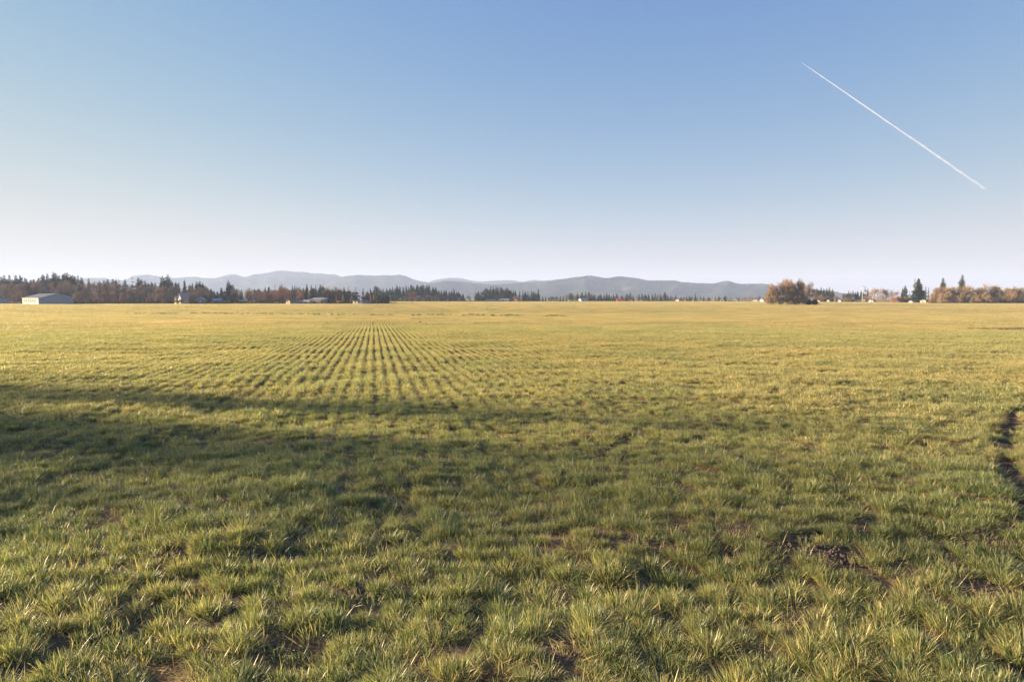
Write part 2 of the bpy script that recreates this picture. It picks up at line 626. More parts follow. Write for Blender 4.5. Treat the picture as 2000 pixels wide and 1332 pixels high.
# single tussocks along the drill rows
nu, nv_ = int(2 * 100 / ROW), int(120 / STEP)
U, Vv = np.meshgrid((np.arange(nu) - nu / 2) * ROW, np.arange(nv_) * STEP - 6)
U, Vv = U.ravel(), Vv.ravel()
n = len(U)
loose = .45 + .75 * vnoise(U / 5 + 7, Vv / 5, 61)
loose = loose * np.clip(1.35 - (Vv - 6) / 16, .28, 1.3)
x = U * RU[0] + Vv * RV[0]
y = U * RU[1] + Vv * RV[1]
ju, jv = rng.normal(0, .075, n) * loose, rng.normal(0, .09, n)
x, y = x + ju * RU[0] + jv * RV[0], y + ju * RU[1] + jv * RV[1]
r = np.hypot(x, y)
keep = in_view(x, y, 3.0) & (r < R_MID + 3 * (rng.random(n) - .5))
gap = vnoise(x / .45, y / .45, 62)
keep &= ~((gap < .17) & (r < 19) & (rng.random(n) < .85))
keep &= rng.random(n) > .04
keep &= ~((mud_mask(x, y) > .35) & (rng.random(n) < .93))
x, y, r = x[keep], y[keep], r[keep]
n = len(x)
far_ = np.clip((r - 14) / 20, 0, 1)
sc = ((.62 + .62 * vnoise(x / .8 + 3, y / .8, 63)) * (1 - far_) + (.66 + .50 * vnoise(x / .9 + 3, y / .9, 63)) * far_) * np.clip(rng.normal(1, .16, n), .6, 1.45) * (.86 + .3 * vnoise(x / 5, y / 5, 64))
lx = .10 + .12 * (vnoise(x / 2.5, y / 2.5, 65) - .3)
e3 = euler_tilt(rng.random(n) * 2 * np.pi, rng.normal(0, .10, n) - .03, lx + rng.normal(0, .10, n))
nearm = r < R_NEAR + 4 * (rng.random(n) - .5)
ix = np.where(nearm, rng.choice(LOD0, n), rng.choice(LOD1, n))
add(x, y, gz(x, y), e3, sc, ix)
# small tufts and dead litter between the rows, close by
n = 26000
yy = 2.3 + 26 * rng.random(n) ** .8
xx = (rng.random(n) * 2 - 1) * (yy * .80 + 2)
mk = mud_mask(xx, yy)
ok = (mk < .5) | (rng.random(n) < .25)
ok &= polydist(xx, yy, RUT) > .2
xx, yy = xx[ok], yy[ok]
n = len(xx)
lit = rng.random(n) < .38
big = (rng.random(n) < .16) & ~lit & (mud_mask(xx, yy) < .2)
add(xx, yy, gz(xx, yy), euler_tilt(rng.random(n) * 6.3, rng.normal(0, .12, n), .1 + rng.normal(0, .12, n)), rng.uniform(.6, 1.3, n),
    np.where(lit, rng.choice(LITTER, n), np.where(big, rng.choice(LOD0, n), rng.choice(SMALL, n))))
# patches of several rows, farther off
pw = PROWS * ROW
nu, nv_ = int(2 * 760 / pw), int(760 / PLEN)
U, Vv = np.meshgrid((np.arange(nu) - nu / 2) * pw, np.arange(nv_) * PLEN + 60)
U, Vv = U.ravel(), Vv.ravel()
x, y = U * RU[0] + Vv * RV[0], U * RU[1] + Vv * RV[1]
r = np.hypot(x, y)
ok = in_view(x, y, 12) & (r > R_MID - 2.5) & (r < R_FAR)
x, y, r = x[ok], y[ok], r[ok]
n = len(x)
z = gz(x, y)
slope = (gz(x, y + 3) - gz(x, y - 3)) / 6
add(x, y, z, euler_tilt(np.full(n, -ROW_AZ) + math.pi * rng.integers(0, 2, n), np.arctan(slope), slope * 0), np.stack([np.ones(n)] * 1, -1)[:, 0] * (.94 + .14 * rng.random(n)),
    np.where(r < 230, rng.choice(PATCH, n), rng.choice(PATCHF, n)))
# rank clumps along the line of wet soil and painted ditch shade
n = 4200
xx = rng.uniform(-125, 12, n)
yy = rng.uniform(120, 262, n)
ok = wet_shade_line(xx, yy)
xx, yy = xx[ok], yy[ok]
n = len(xx)
add(xx, yy, gz(xx, yy), euler_tilt(rng.random(n) * 6.3, rng.normal(0, .1, n), .1 + 0 * xx), rng.uniform(.3, 1.05, n), rng.choice(RANK, n))

pts, rot, scl, idx = np.concatenate(pts), np.concatenate(rot), np.concatenate(scl), np.concatenate(idx)
gm = bpy.data.meshes.new('grass')
gm.vertices.add(len(pts))
gm.vertices.foreach_set('co', pts.astype(np.float32).ravel())
gm.attributes.new('turn', 'FLOAT_VECTOR', 'POINT').data.foreach_set('vector', rot.astype(np.float32).ravel())
gm.attributes.new('size', 'FLOAT', 'POINT').data.foreach_set('value', scl.astype(np.float32))
gm.attributes.new('which', 'INT', 'POINT').data.foreach_set('value', idx.astype(np.int32))
grass = link('grass', gm, kind='stuff', label='rows of short green and yellowed grass tussocks covering the whole field', category='grass')
ng = bpy.data.node_groups.new('grass', 'GeometryNodeTree')
ng.interface.new_socket('Geometry', in_out='INPUT', socket_type='NodeSocketGeometry')
ng.interface.new_socket('Geometry', in_out='OUTPUT', socket_type='NodeSocketGeometry')
gi, go = ng.nodes.new('NodeGroupInput'), ng.nodes.new('NodeGroupOutput')
jn = ng.nodes.new('GeometryNodeJoinGeometry')


def attr(name, typ):
    q = ng.nodes.new('GeometryNodeInputNamedAttribute')
    q.data_type = typ
    q.inputs['Name'].default_value = name
    return q.outputs['Attribute']


a_turn, a_size, a_which = attr('turn', 'FLOAT_VECTOR'), attr('size', 'FLOAT'), attr('which', 'INT')
e2r = ng.nodes.new('FunctionNodeEulerToRotation')
ng.links.new(a_turn, e2r.inputs[0])
for k, po in enumerate(protos):
    oi = ng.nodes.new('GeometryNodeObjectInfo')
    oi.inputs['Object'].default_value = po
    oi.inputs['As Instance'].default_value = False
    g2i = ng.nodes.new('GeometryNodeGeometryToInstance')
    ng.links.new(oi.outputs['Geometry'], g2i.inputs[0])
    cmp_ = ng.nodes.new('FunctionNodeCompare')
    cmp_.data_type, cmp_.operation = 'INT', 'EQUAL'
    ng.links.new(a_which, cmp_.inputs[2])
    cmp_.inputs[3].default_value = k
    iop = ng.nodes.new('GeometryNodeInstanceOnPoints')
    ng.links.new(gi.outputs[0], iop.inputs['Points'])
    ng.links.new(cmp_.outputs[0], iop.inputs['Selection'])
    ng.links.new(oi.outputs['Geometry'], iop.inputs['Instance'])
    ng.links.new(e2r.outputs[0], iop.inputs['Rotation'])
    ng.links.new(a_size, iop.inputs['Scale'])
    ng.links.new(iop.outputs[0], jn.inputs[0])
ng.links.new(jn.outputs[0], go.inputs[0])
md = grass.modifiers.new('grass', 'NODES')
md.node_group = ng

# crumbs of soil in the bare places
cp, cr3, cs_ = [], [], []
for bx, by, r0 in BARE:
    k = int(150 * r0 / .25)
    cp.append(np.stack([bx + rng.normal(0, r0 * .75, k), by + rng.normal(0, r0 * .75, k)], -1))
for (x0, y0), (x1, y1) in zip(RUT[:-1], RUT[1:]):
    k = int(np.hypot(x1 - x0, y1 - y0) * 45)
    t = rng.random((k, 1))
    cp.append(np.array([[x0, y0]]) * (1 - t) + np.array([[x1, y1]]) * t + rng.normal(0, .16, (k, 2)))
cp = np.concatenate(cp)
k = len(cp)
V, T, K = [], [], []
tet = np.array([[1, 0, -.4], [-.6, .9, -.4], [-.6, -.9, -.4], [.5, .6, .4], [-.8, 0, .4], [.4, -.7, .5], [0, 0, .8]])
tf_ = np.array([[0, 1, 3], [1, 4, 3], [1, 2, 4], [2, 5, 4], [2, 0, 5], [0, 3, 5], [3, 4, 6], [4, 5, 6], [5, 3, 6]])
zz = gz(cp[:, 0], cp[:, 1])
for i in range(k):
    sz = .010 + .022 * rng.random() ** 2.5
    an = rng.random() * 6.28
    m_ = np.array([[math.cos(an), -math.sin(an), 0], [math.sin(an), math.cos(an), 0], [0, 0, rng.uniform(.5, 1.1)]])
    V.append((tet * rng.uniform(.6, 1.3, tet.shape)) @ m_.T * sz + [cp[i, 0], cp[i, 1], zz[i] + sz * .2])
    T.append(tf_ + i * 7)
link('soil_clods', fast_mesh('soil_clods', np.concatenate(V), np.concatenate(T), [plain('clod_soil', (.10, .070, .048), .95, .5, 20.)]), kind='stuff', label='loose brown crumbs of soil in the bare places between the tufts', category='soil')

# ------------------------------------------------------------------ trees
def stick(V, T, K, p0, p1, r0, r1, sides, c):
    p0, p1 = np.asarray(p0, float), np.asarray(p1, float)
    d = p1 - p0
    d = d / (np.linalg.norm(d) + 1e-9)
    s = np.cross(d, [0, 0, 1.] if abs(d[2]) < .9 else [1., 0, 0])
    s /= np.linalg.norm(s)
    t = np.cross(d, s)
    o = len(V)
    for k in range(sides):
        an = 2 * math.pi * k / sides
        V.append(p0 + r0 * (math.cos(an) * s + math.sin(an) * t))
        K.append(c)
    if r1 <= 1e-6:
        V.append(p1)
        K.append(c)
        for k in range(sides):
            T.append((o + k, o + (k + 1) % sides, o + sides))
        return
    for k in range(sides):
        an = 2 * math.pi * k / sides
        V.append(p1 + r1 * (math.cos(an) * s + math.sin(an) * t))
        K.append(c)
    for k in range(sides):
        a0, a1 = o + k, o + (k + 1) % sides
        T.append((a0, a1, a1 + sides))
        T.append((a0, a1 + sides, a0 + sides))


def rot_about(d, axis, ang):
    return np.array(Matrix.Rotation(ang, 3, Vector(axis)) @ Vector(d))


def unit(v):
    return v / (np.linalg.norm(v) + 1e-9)


def grow_bare(seed, clear=.12, spread_=.75, levels=3, nkids=(9, 7, 6), stems=1, twig=.085, tw_r=.0022, upward=.25, fuzz=4):
    """A leafless tree of unit height: (trunk mesh data, crown mesh data)."""
    r_ = np.random.default_rng(seed)
    trunks, cv, ct, ck = [], [], [], []
    bark = np.array([.12, .085, .060])
    for st in range(stems):
        tv, tt, tk = [], [], []
        trunks.append((tv, tt, tk))
        off = r_.normal(0, .05 if stems > 1 else 0, 2)
        p = np.array([off[0], off[1], -.01])
        d = unit(np.array([off[0] * 2 + r_.normal(0, .04), off[1] * 2 + r_.normal(0, .04), 1.]))
        H = r_.uniform(.62, .74)
        path = [p]
        segs = 5
        for s in range(segs):
            d = unit(d + r_.normal(0, .06, 3))
            path.append(path[-1] + d * H / segs)
        R0 = (.020 if stems == 1 else .010)
        for s in range(segs):
            stick(tv, tt, tk, path[s], path[s + 1], R0 * (1 - .8 * s / segs) * (1.25 if s == 0 else 1), R0 * (1 - .8 * (s + 1) / segs), 6, bark)

        def limb(p, d, L, R, lev):
            q = p
            n_ = 3 if lev < 2 else 2
            pl = [p]
            for s in range(n_):
                d = unit(d + r_.normal(0, .13, 3) + np.array([0, 0, upward * .35]))
                q = q + d * L / n_
                pl.append(q)
            c = bark * r_.uniform(.85, 1.15) if lev < 2 else np.array([.24, .18, .12]) * r_.uniform(.75, 1.3)
            for s in range(n_):
                a0, a1 = R * (1 - .8 * s / n_), R * (1 - .8 * (s + 1) / n_)
                stick(cv, ct, ck, pl[s], pl[s + 1], a0, a1 if s < n_ - 1 or lev < levels - 1 else 0, 3, c)
            if lev < levels - 1:
                for k in range(nkids[lev + 1]):
                    t = .25 + .75 * (k + r_.random()) / nkids[lev + 1]
                    i = min(int(t * n_), n_ - 1)
                    b = pl[i] + (pl[i + 1] - pl[i]) * (t * n_ - i)
                    dd = unit(pl[i + 1] - pl[i])
                    ax = unit(np.cross(dd, r_.normal(0, 1, 3)))
                    limb(b, rot_about(dd, ax, r_.uniform(.45, 1.0)), L * r_.uniform(.42, .62), R * .48, lev + 1)
            else:
                for k in range(fuzz):
                    t = r_.random()
                    i = min(int(t * n_), n_ - 1)
                    b = pl[i] + (pl[i + 1] - pl[i]) * (t * n_ - i)
                    dd = unit(unit(pl[i + 1] - pl[i]) + r_.normal(0, .55, 3))
                    s_ = unit(np.cross(dd, r_.normal(0, 1, 3))) * tw_r
                    o = len(cv)
                    e_ = b + dd * twig * r_.uniform(.6, 1.3)
                    cv.extend([b - s_, b + s_, e_])
                    cc = np.array([.27, .212, .145]) * r_.uniform(.7, 1.35)
                    ck.extend([cc, cc, cc])
                    ct.append((o, o + 1, o + 2))

        n0 = max(3, nkids[0] // stems + (1 if stems > 1 else 0))
        for k in range(n0):
            t = clear + (1 - clear) * ((k + r_.random() * .8) / n0)
            i = min(int(t * segs), segs - 1)
            b = path[i] + (path[i + 1] - path[i]) * (t * segs - i)
            an = k * 2.4 + r_.normal(0, .4)
            el = .35 + upward + .75 * t + r_.normal(0, .12)
            d0 = np.array([math.cos(an) * math.cos(el), math.sin(an) * math.cos(el), math.sin(el)])
            limb(b, d0, spread_ * (.52 - .16 * t) * r_.uniform(.8, 1.15), R0 * .52 * (1.05 - .55 * t), 0)
        limb(path[-1], d, .28, R0 * .2, 0)
    cv, ck = np.array(cv), np.array(ck)
    top = cv[:, 2].max()
    return ([fast_mesh('trunk', np.array(q[0]) / top, q[1], [M_BARK], np.array(q[2])) for q in trunks], fast_mesh('crown', cv / top, ct, [M_TWIG], ck), float(np.percentile(np.abs(cv[:, 0]), 97)) / top)


def grow_fir(seed, wid=.17, layers=32, per=11, start=.08, droop=.25, power=.66, sparse=0.0, dense=7, blunt=0.0):
    """An evergreen of unit height: whorls of drooping sprays on a straight trunk."""
    r_ = np.random.default_rng(seed)
    tv, tt, tk, cv, ct, ck = [], [], [], [], [], []
    for s in range(4):
        stick(tv, tt, tk, (0, 0, -.01 + .96 * s / 4), (0, 0, -.01 + .96 * (s + 1) / 4), .013 * (1 - s / 4.4), .013 * (1 - (s + 1) / 4.4), 6, np.array([.085, .062, .048]))
    lop = 1 + .25 * r_.normal(0, 1, 8)
    for la in range(layers):
        t = la / (layers - 1)
        z = start + (1 - start) * t
        if r_.random() < sparse:
            continue
        prof = (1 - t) ** power
        if blunt:
            prof = min(prof, 1) * (1 - blunt) + blunt * math.sqrt(max(0, 1 - (2 * t - .8) ** 2 / 1.6))
        L0 = wid * (prof + .03) * r_.uniform(.72, 1.18)
        nb = max(3, int(per * (.5 + .5 * (1 - t))))
        ph = r_.random() * 6.28
        for b in range(nb):
            an = ph + 2 * math.pi * b / nb + r_.normal(0, .18)
            if r_.random() < sparse * .6:
                continue
            L = L0 * r_.uniform(.65, 1.15) * lop[int(an * 8 / 6.2832) % 8]
            rise = (.35 * t - droop * (1 - t)) + r_.normal(0, .10)
            c0 = np.array([.076, .086, .045]) * r_.uniform(.55, 1.45)
            for k in range(dense):
                f0 = (k + r_.random() * .6) / dense
                bp = np.array([math.cos(an) * L * f0, math.sin(an) * L * f0, z + L * f0 * rise - .25 * L * f0 * f0])
                dl = max(L * r_.uniform(.40, .62) * (1.1 - .4 * f0), .022)
                aa = an + r_.uniform(-1.0, 1.0)
                dr = np.array([math.cos(aa), math.sin(aa), r_.uniform(-1.0, .30)])
                s_ = unit(np.cross(dr, np.array([r_.normal(0, .8), r_.normal(0, .8), 1.]))) * dl * r_.uniform(.38, .60)
                o = len(cv)
                cv.extend([bp - s_, bp + s_, bp + dr * dl])
                cc = c0 * r_.uniform(.75, 1.3)
                ck.extend([cc, cc, cc])
                ct.append((o, o + 1, o + 2))
    for k in range(5):
        o = len(cv)
        an = k * 1.26
        cv.extend([np.array([.008 * math.cos(an), .008 * math.sin(an), .955]), np.array([.008 * math.cos(an + 2), .008 * math.sin(an + 2), .955]), np.array([0, 0, 1.])])
        ck.extend([np.array([.04, .055, .028])] * 3)
        ct.append((o, o + 1, o + 2))
    cv = np.array(cv)
    return ([fast_mesh('trunk', np.array(tv), tt, [M_BARK], np.array(tk))], fast_mesh('crown', cv, ct, [M_NEEDLE], np.array(ck)), float(np.percentile(np.abs(cv[:, 0]), 98)))


KIN = {
    'f': [grow_fir(10 + i, .18 + .035 * (i % 3), sparse=.04 * (i % 3), droop=.2 + .1 * (i % 2)) for i in range(6)],            # fir
    's': [grow_fir(30 + i, .17, layers=24, per=8, sparse=.30, dense=5) for i in range(3)],                                 # sparse old fir
    'w': [grow_fir(40 + i, .30, layers=24, per=10, droop=.35, dense=7) for i in range(3)],                                 # broad spreading fir
    'c': [grow_fir(50 + i, .085, layers=30, per=8, start=.02, droop=-.5, power=.5, blunt=.5) for i in range(2)],            # narrow column
    'e': [grow_fir(60 + i, .30, layers=20, per=11, start=.03, droop=0., power=.5, blunt=.9, dense=8) for i in range(3)],    # rounded evergreen
    'q': [grow_fir(70, .30, layers=40, per=14, start=.03, droop=.2, power=.62, dense=10)],                                  # huge dense conifer
    'b': [grow_bare(110 + i, .10, .80, stems=1, fuzz=7) for i in range(5)],                                              # bare round-headed tree
    't': [grow_bare(130 + i, .08, .46, stems=1, upward=.55, fuzz=7) for i in range(4)],                                  # bare upright tree
    'o': [grow_bare(150 + i, .22, 1.05, stems=1, upward=.05, nkids=(10, 8, 7), fuzz=6) for i in range(4)],               # broad bare oak
    'u': [grow_bare(170 + i, .0, .72, stems=4, nkids=(12, 6, 6), twig=.12, tw_r=.0040, fuzz=6) for i in range(4)],       # bare bush
    'r': [grow_bare(190 + i, .03, .72, stems=2, upward=.08, nkids=(22, 8, 6), twig=.11, tw_r=.0034, fuzz=5) for i in range(5)],      # thicket tree with several stems
}
KIN['n'] = [grow_bare(210 + i, .2, .85, fuzz=3) for i in range(4)]                                                    # thin open bare tree
KNAME = {'n': 'bare_tree', 'f': 'fir_tree', 's': 'fir_tree', 'w': 'fir_tree', 'c': 'cypress_tree', 'e': 'evergreen_tree', 'q': 'conifer_tree', 'b': 'bare_tree', 't': 'bare_tree', 'o': 'oak_tree', 'u': 'bare_shrub',
         'r': 'bare_tree'}
KCAT = {'u': 'shrub'}
KSAY = {'n': 'open leafless tree', 'f': 'dark fir', 's': 'thin ragged fir', 'w': 'broad dark fir', 'c': 'narrow dark cypress', 'e': 'rounded dark evergreen', 'q': 'huge dense conifer', 'b': 'leafless brown tree',
        't': 'slender leafless tree', 'o': 'broad leafless oak', 'u': 'low leafless shrub', 'r': 'many-stemmed bare tree'}
TREES = []


def tree(kind, px, ytop, D, width_px=None, tint=None, label=None, group=None, zone=None, base=None):
    tr, cr, hw = KIN[kind][random.randrange(len(KIN[kind]))]
    p = at(px, ytop, D)
    z0 = float(gz(p[0], D)) - .05 if base is None else base
    h = max(1.0, p[2] - z0)
    sw = random.uniform(.88, 1.15)
    if width_px:
        sw = (width_px * D / F / 2) / (hw * h)
    root = thing(KNAME[kind], label or 'x', KCAT.get(kind, 'tree'), (p[0], D, z0), random.uniform(0, 6.28), group, (h * sw, h * sw, h))
    v = random.uniform(.80, 1.2)
    tint = tint or (1, 1, 1)
    tint = (tint[0] * .93, tint[1], tint[2] * 1.07)
    col = (tint[0] * v, tint[1] * v * random.uniform(.94, 1.04), tint[2] * v * random.uniform(.9, 1.05), 1)
    for nm, dat in [('trunk', q_) for q_ in tr] + [('crown', cr)]:
        o = link(nm, dat, root)
        o.color = col
    if label is None:
        TREES.append((root, kind, px, ytop, zone, h, D))
    return root


def grove(text, D, zone, group, tint=None, jit=12.0, only=None):
    """'f18,538 b40,562,25' : kind, pixel column, pixel row of the top[, crown width in pixels]"""
    for w_ in text.split():
        q = w_[1:].split(',')
        tree(w_[0], float(q[0]), float(q[1]), D + random.uniform(-jit, jit), float(q[2]) if len(q) > 2 else None, (tint or {}).get(w_[0]) if isinstance(tint, dict) else tint, None, group, zone)


def fill(kinds, x0, x1, step, y0, y1, D, zone, group, tint=None, jit=10.0):
    x_ = x0 + random.uniform(0, step * .5)
    while x_ < x1:
        tree(random.choice(kinds), x_, random.uniform(y0, y1), D + random.uniform(-jit, jit), None, tint, None, group, zone)
        x_ += step * random.uniform(.7, 1.3)


RED, TAN, GREY, OLIVE, GOLD = (1.2, .90, .80), (1.25, 1.05, .85), (1.0, .98, 1.0), (.9, .95, .75), (1.55, 1.05, .70)
GA = 'trees of the wood on the left'
grove('f2,540 f8,537 f18,538 f30,537 f39,538 f48,543 f51,545 f60,547 f66,545 f75,543 f83,537 f92,535 f98,543 f104,532 f108,534 f115,537 f123,536 f127,534 f131,533 f137,537 f142,538 f146,540 f152,538 f159,541 '
      'f13,545 f24,546 f35,549 f44,552 f56,553 f71,552 f79,548 f88,547 f112,546 f119,545 f134,547 f148,548', 470, 'behind the grey barn', GA)
fill('tbbr', 0, 165, 9, 543, 558, 446, 'behind the grey barn', GA, (1.2, 1.08, .97))
fill('fb', 0, 160, 13, 556, 566, 440, 'behind the grey barn', GA)
grove('b40,562,26 r62,574,16 r27,576,14 u72,581,10 u90,580,12', 415, 'left of the grey barn', GA, RED)
grove('f173,544,13 s185,549 f194,549 f203,548 f210,545 f220,545 f226,548 s232,546 f244,546 s258,543 f270,543 f276,546 f283,548 f289,553 f213,556,9 f198,556', 455, 'right of the grey barn', GA)
grove('t231,538,10', 452, 'right of the grey barn', GA, TAN)
fill('bbbt', 148, 345, 9, 547, 558, 432, 'right of the grey barn', GA, (1.18, 1.06, .95))
fill('rrb', 142, 340, 15, 564, 572, 408, 'right of the grey barn', GA, (1.25, 1.04, .92))
fill('u', 140, 338, 14, 578, 585, 402, 'right of the grey barn', GA, (1.1, .85, .72))
grove('w317,539,20 w328,536,24 f335,549 f343,551 f349,552 f376,553 f384,550 f390,549 f396,553 f371,556 f303,552 f296,551', 455, 'above the cream-gabled house', GA)
grove('f360,547,11', 450, 'above the cream-gabled house', GA, (1.5, 1.05, .9))
fill('bbt', 345, 412, 11, 555, 562, 430, 'above the cream-gabled house', GA, (1.0, .92, .80))
fill('rb', 358, 388, 10, 564, 572, 412, 'above the cream-gabled house', GA, (1.0, .92, .80))
grove('f404,560 f412,563 f418,567 b402,561 f424,569 f432,562 w446,548,15 f455,556 f462,565 f426,570 f438,566 f472,565 f497,563 f503,566 b412,563', 445, 'behind the little blue house', GA)
grove('b462,562 o470,565,14 b485,560,17 t453,560 r459,566', 430, 'behind the little blue house', GA, (1.05, .9, .72))
grove('u345,584,10 u352,583,10 u358,585,9', 381, 'before the cream-gabled house', GA, (1.0, .9, .8))
grove('b365,573,12 r370,572,13 b377,571,13', 399, 'right of the cream-gabled house', GA, (1.0, .92, .80))
fill('e', 398, 475, 11, 572, 579, 416, 'behind the little blue house', GA, (.8, .85, .9))
grove('t510,563 b515,563 f518,561 f525,560 r531,563 f547,557 f551,556 f556,559 s537,556,9 b503,566 e509,573,7', 440, 'around the red-twigged tree', GA, {'t': RED, 'b': (1.25, .85, .72), 'r': (1.2, .85, .75)})
fill('bbr', 482, 700, 8, 561, 569, 440, 'midway along the left wood', GA, (1.1, .92, .82))
tree('b', 548, 558, 405, 31, (1.35, .88, .74), 'broad leafless tree with red twigs, the reddest in the long treeline', GA)
fill('rb', 488, 566, 11, 566, 573, 415, 'around the red-twigged tree', GA, (1.15, .88, .75))
grove('f571,558,8 f576,557,8 f580,559,8 f599,555,10 f608,557 f617,556,7 w626,556,14 f631,558 e612,563,12 f585,561 f592,563', 432, 'behind the tan metal barn', GA, {'f': (1.0, 1.0, .85)})
grove('b585,563 t592,564 r565,566 t591,562 t603,568 t634,565 t640,558 t645,560 t655,558 t660,559 t667,561 b650,565', 424, 'behind the tan metal barn', GA, (1.3, .92, .76))
grove('f650,564,9 f645,571 f672,561,11 s681,560,13 s694,562,17 c664,573 c675,570 c680,575 e641,575,12 f690,570 f634,571', 410, 'right of the tan barn', GA)
grove('t670,575 t686,573 t657,576 t697,579 r648,582', 402, 'right of the tan barn', GA, (1.35, .9, .72))
grove('c709,564,7 f718,568,11 f723,563 f729,568 w735,575,11 f714,572', 410, 'behind the long blue sheds', GA)
grove('t724,570,6 t730,574', 404, 'behind the long blue sheds', GA, (1.5, .95, .7))
GB = 'evergreens of the far middle wood'
grove('f733,558 f737,559 f742,562 f748,563 f755,563 f762,563 f767,560 f775,557 f781,560 f787,560 f793,558 f798,561 f803,556 f808,558 f815,556 f820,560 f823,557 f826,556 f831,560 f834,557 f838,557 f846,560 f851,560 '
      'f857,566 f862,566 f867,567 f871,566 f877,569 f882,568 f886,563 f892,569 f895,570 f904,573 f899,574 f771,563 f759,567 f745,566', 620, 'behind the lone tree', GB)
fill('f', 733, 905, 10, 566, 572, 612, 'behind the lone tree', GB)
GC = 'leafless trees of the far middle wood'
grove('o790,577,22 o803,578,18 o818,575,20 o835,574,27 o850,573,22 o862,576,20 r875,578 r888,580 r897,580 b782,581 r812,580 r828,580', 600, 'behind the lone tree', GC, (1.05, .82, .75))
fill('u', 780, 925, 8, 581, 584, 596, 'behind the lone tree', GC, (.85, .72, .68))
tree('o', 915, 576, 600, 15, (1.35, .85, .8), 'pinkish leafless tree in the gap between the two far fir woods', GC)
GD = 'garden trees by the blue sheds'
tree('e', 737, 577, 400, 9, (2.6, 2.1, .7), 'yellow-green bush right of the long blue sheds', GD)
tree('e', 746, 579, 402, 9, None, 'small dark evergreen between the yellow-green bush and the rounder evergreen', GD)
tree('e', 755, 576, 402, 11, (.8, .85, .9), 'rounder dark evergreen at the right end of the garden trees', GD)
tree('t', 763, 575, 430, 11, (1.5, 1.15, 1.05), 'pale pink leafless tree right of the garden evergreens', GD)
tree('r', 731, 583, 396, 9, (1.2, 1.0, .8), 'low olive brown bush beside the long blue sheds', GD)
lone = tree('o', 805, 566, 405, 24, (1.15, .80, .60), 'lone round-crowned leafless tree standing out in the field')
GE = 'trees in the middle distance'
grove('s929,567 f934,568 s940,564 f949,562 f952,563 f958,560 f963,560 f969,559 f973,560 f978,560 s983,558 f990,561 f998,566 f1003,567 f1007,568 f955,565 f966,564 f981,563 f987,564 f994,565 f944,567', 620, 'in the dark fir stand', GE)
fill('ef', 945, 1000, 9, 566, 571, 612, 'in the dark fir stand', GE)
grove('b1005,577,10 b1012,577,12 u968,583 u962,584 u976,584', 600, 'in front of the dark fir stand', GE, (1.3, .85, .7))
grove('f1015,568,5 f1021,568,6 f1026,569 f1031,569,5 f1038,568,6 f1041,569 f1045,569,5 f1051,564,7 t1031,571 f1024,574 f1034,574 f1043,574 f1048,573', 630, 'in the pointed clump', GE)
fill('ruf', 1054, 1102, 6, 577, 580, 640, 'left of the white-roofed house', GE, (1.0, .82, .75))
grove('o1107,573,16 f1114,571 f1118,573 o1123,574,15 b1132,573 f1137,571 f1144,570 f1150,570 f1156,572 b1147,576,10 b1158,576,12 f1128,572 f1162,574', 650, 'behind the white-roofed house', GE, {'o': (1.1, .82, .66), 'b': (1.35, .85, .65)})
fill('bef', 1104, 1200, 8, 575, 579, 640, 'behind the white-roofed house', GE, (.95, .82, .78))
grove('f1172,574 f1180,575 f1185,572,7 f1190,575 f1198,574 f1204,573 f1215,576 f1225,573 s1231,567,8 f1237,577 b1208,577 b1220,577', 660, 'around the red barn', GE)
fill('beu', 1198, 1252, 8, 577, 581, 650, 'around the red barn', GE, (1.05, .82, .75))
grove('t1243,576 f1248,575 f1254,573 f1260,573 f1267,574 f1274,574 f1280,572 o1286,571,14 f1291,573 f1299,570 f1304,576 f1310,577 f1313,578 f1320,577', 690, 'right of the red barn', GE)
fill('bef', 1246, 1330, 8, 577, 581, 670, 'right of the red barn', GE, (1.1, .82, .76))
grove('f1330,579 f1341,577 f1347,577 f1352,578 f1368,578 f1374,579 f1384,580 f1404,578 f1416,577 f1428,581 f1443,579 f1336,579 t1362,580', 690, 'before the long ridge', GE)
tree('c', 1358, 573, 640, 3.2, (.7, .75, .85), 'narrow dark cypress standing alone above the low trees before the ridge', GE)
fill('brt', 1330, 1492, 6, 578, 582, 700, 'before the long ridge', GE, (1.15, .85, .78))
fill('u', 1240, 1495, 7, 584, 586, 690, 'before the long ridge', GE, (1.1, .85, .78))
grove('o1463,577,16 o1480,576,12 e1416,579,6 o1456,579,10', 640, 'left of the big thicket', GE, (.95, .78, .72))
tree('c', 1484, 576, 630, 3.5, (.7, .75, .85), 'narrow dark cypress left of the big thicket', GE)
# the big thicket standing in the field
GF = 'trees of the big thicket in the field'
IS = [('r', 1506, 556, 350, 26), ('r', 1514, 549, 352, 22), ('b', 1522, 548, 349, 24), ('r', 1533, 541, 353, 20), ('b', 1539, 540, 350, 22), ('r', 1546, 542, 348, 20), ('r', 1550, 546, 352, 18), ('r', 1562, 540, 350, 14),
      ('r', 1562, 544, 347, 18), ('b', 1570, 549, 356, 26), ('b', 1581, 547, 352, 28), ('b', 1591, 561, 357, 18)]
ISL = ['leafless tree leaning out at the left end of the big thicket', 'second tree in from the left end of the big thicket', 'bushy crowned leafless tree in the left half of the big thicket',
       'tall many-stemmed tree left of the middle of the big thicket', 'slender tall tree just left of the middle of the big thicket', 'many-stemmed orange tree at the middle of the big thicket',
       'slender tree just right of the middle of the big thicket', 'tallest plumed tree right of the middle of the big thicket', 'narrow spire of twigs in front of the tallest thicket tree',
       'tree in shade behind the open-crowned tree of the big thicket', 'open spreading tree showing sky at the right of the big thicket', 'dark small tree at the right end of the big thicket']
for (k_, x_, y_, D_, w_), lb in zip(IS, ISL):
    tree(k_, x_, y_, D_, w_, (1.12, .92, .72), lb, GF)
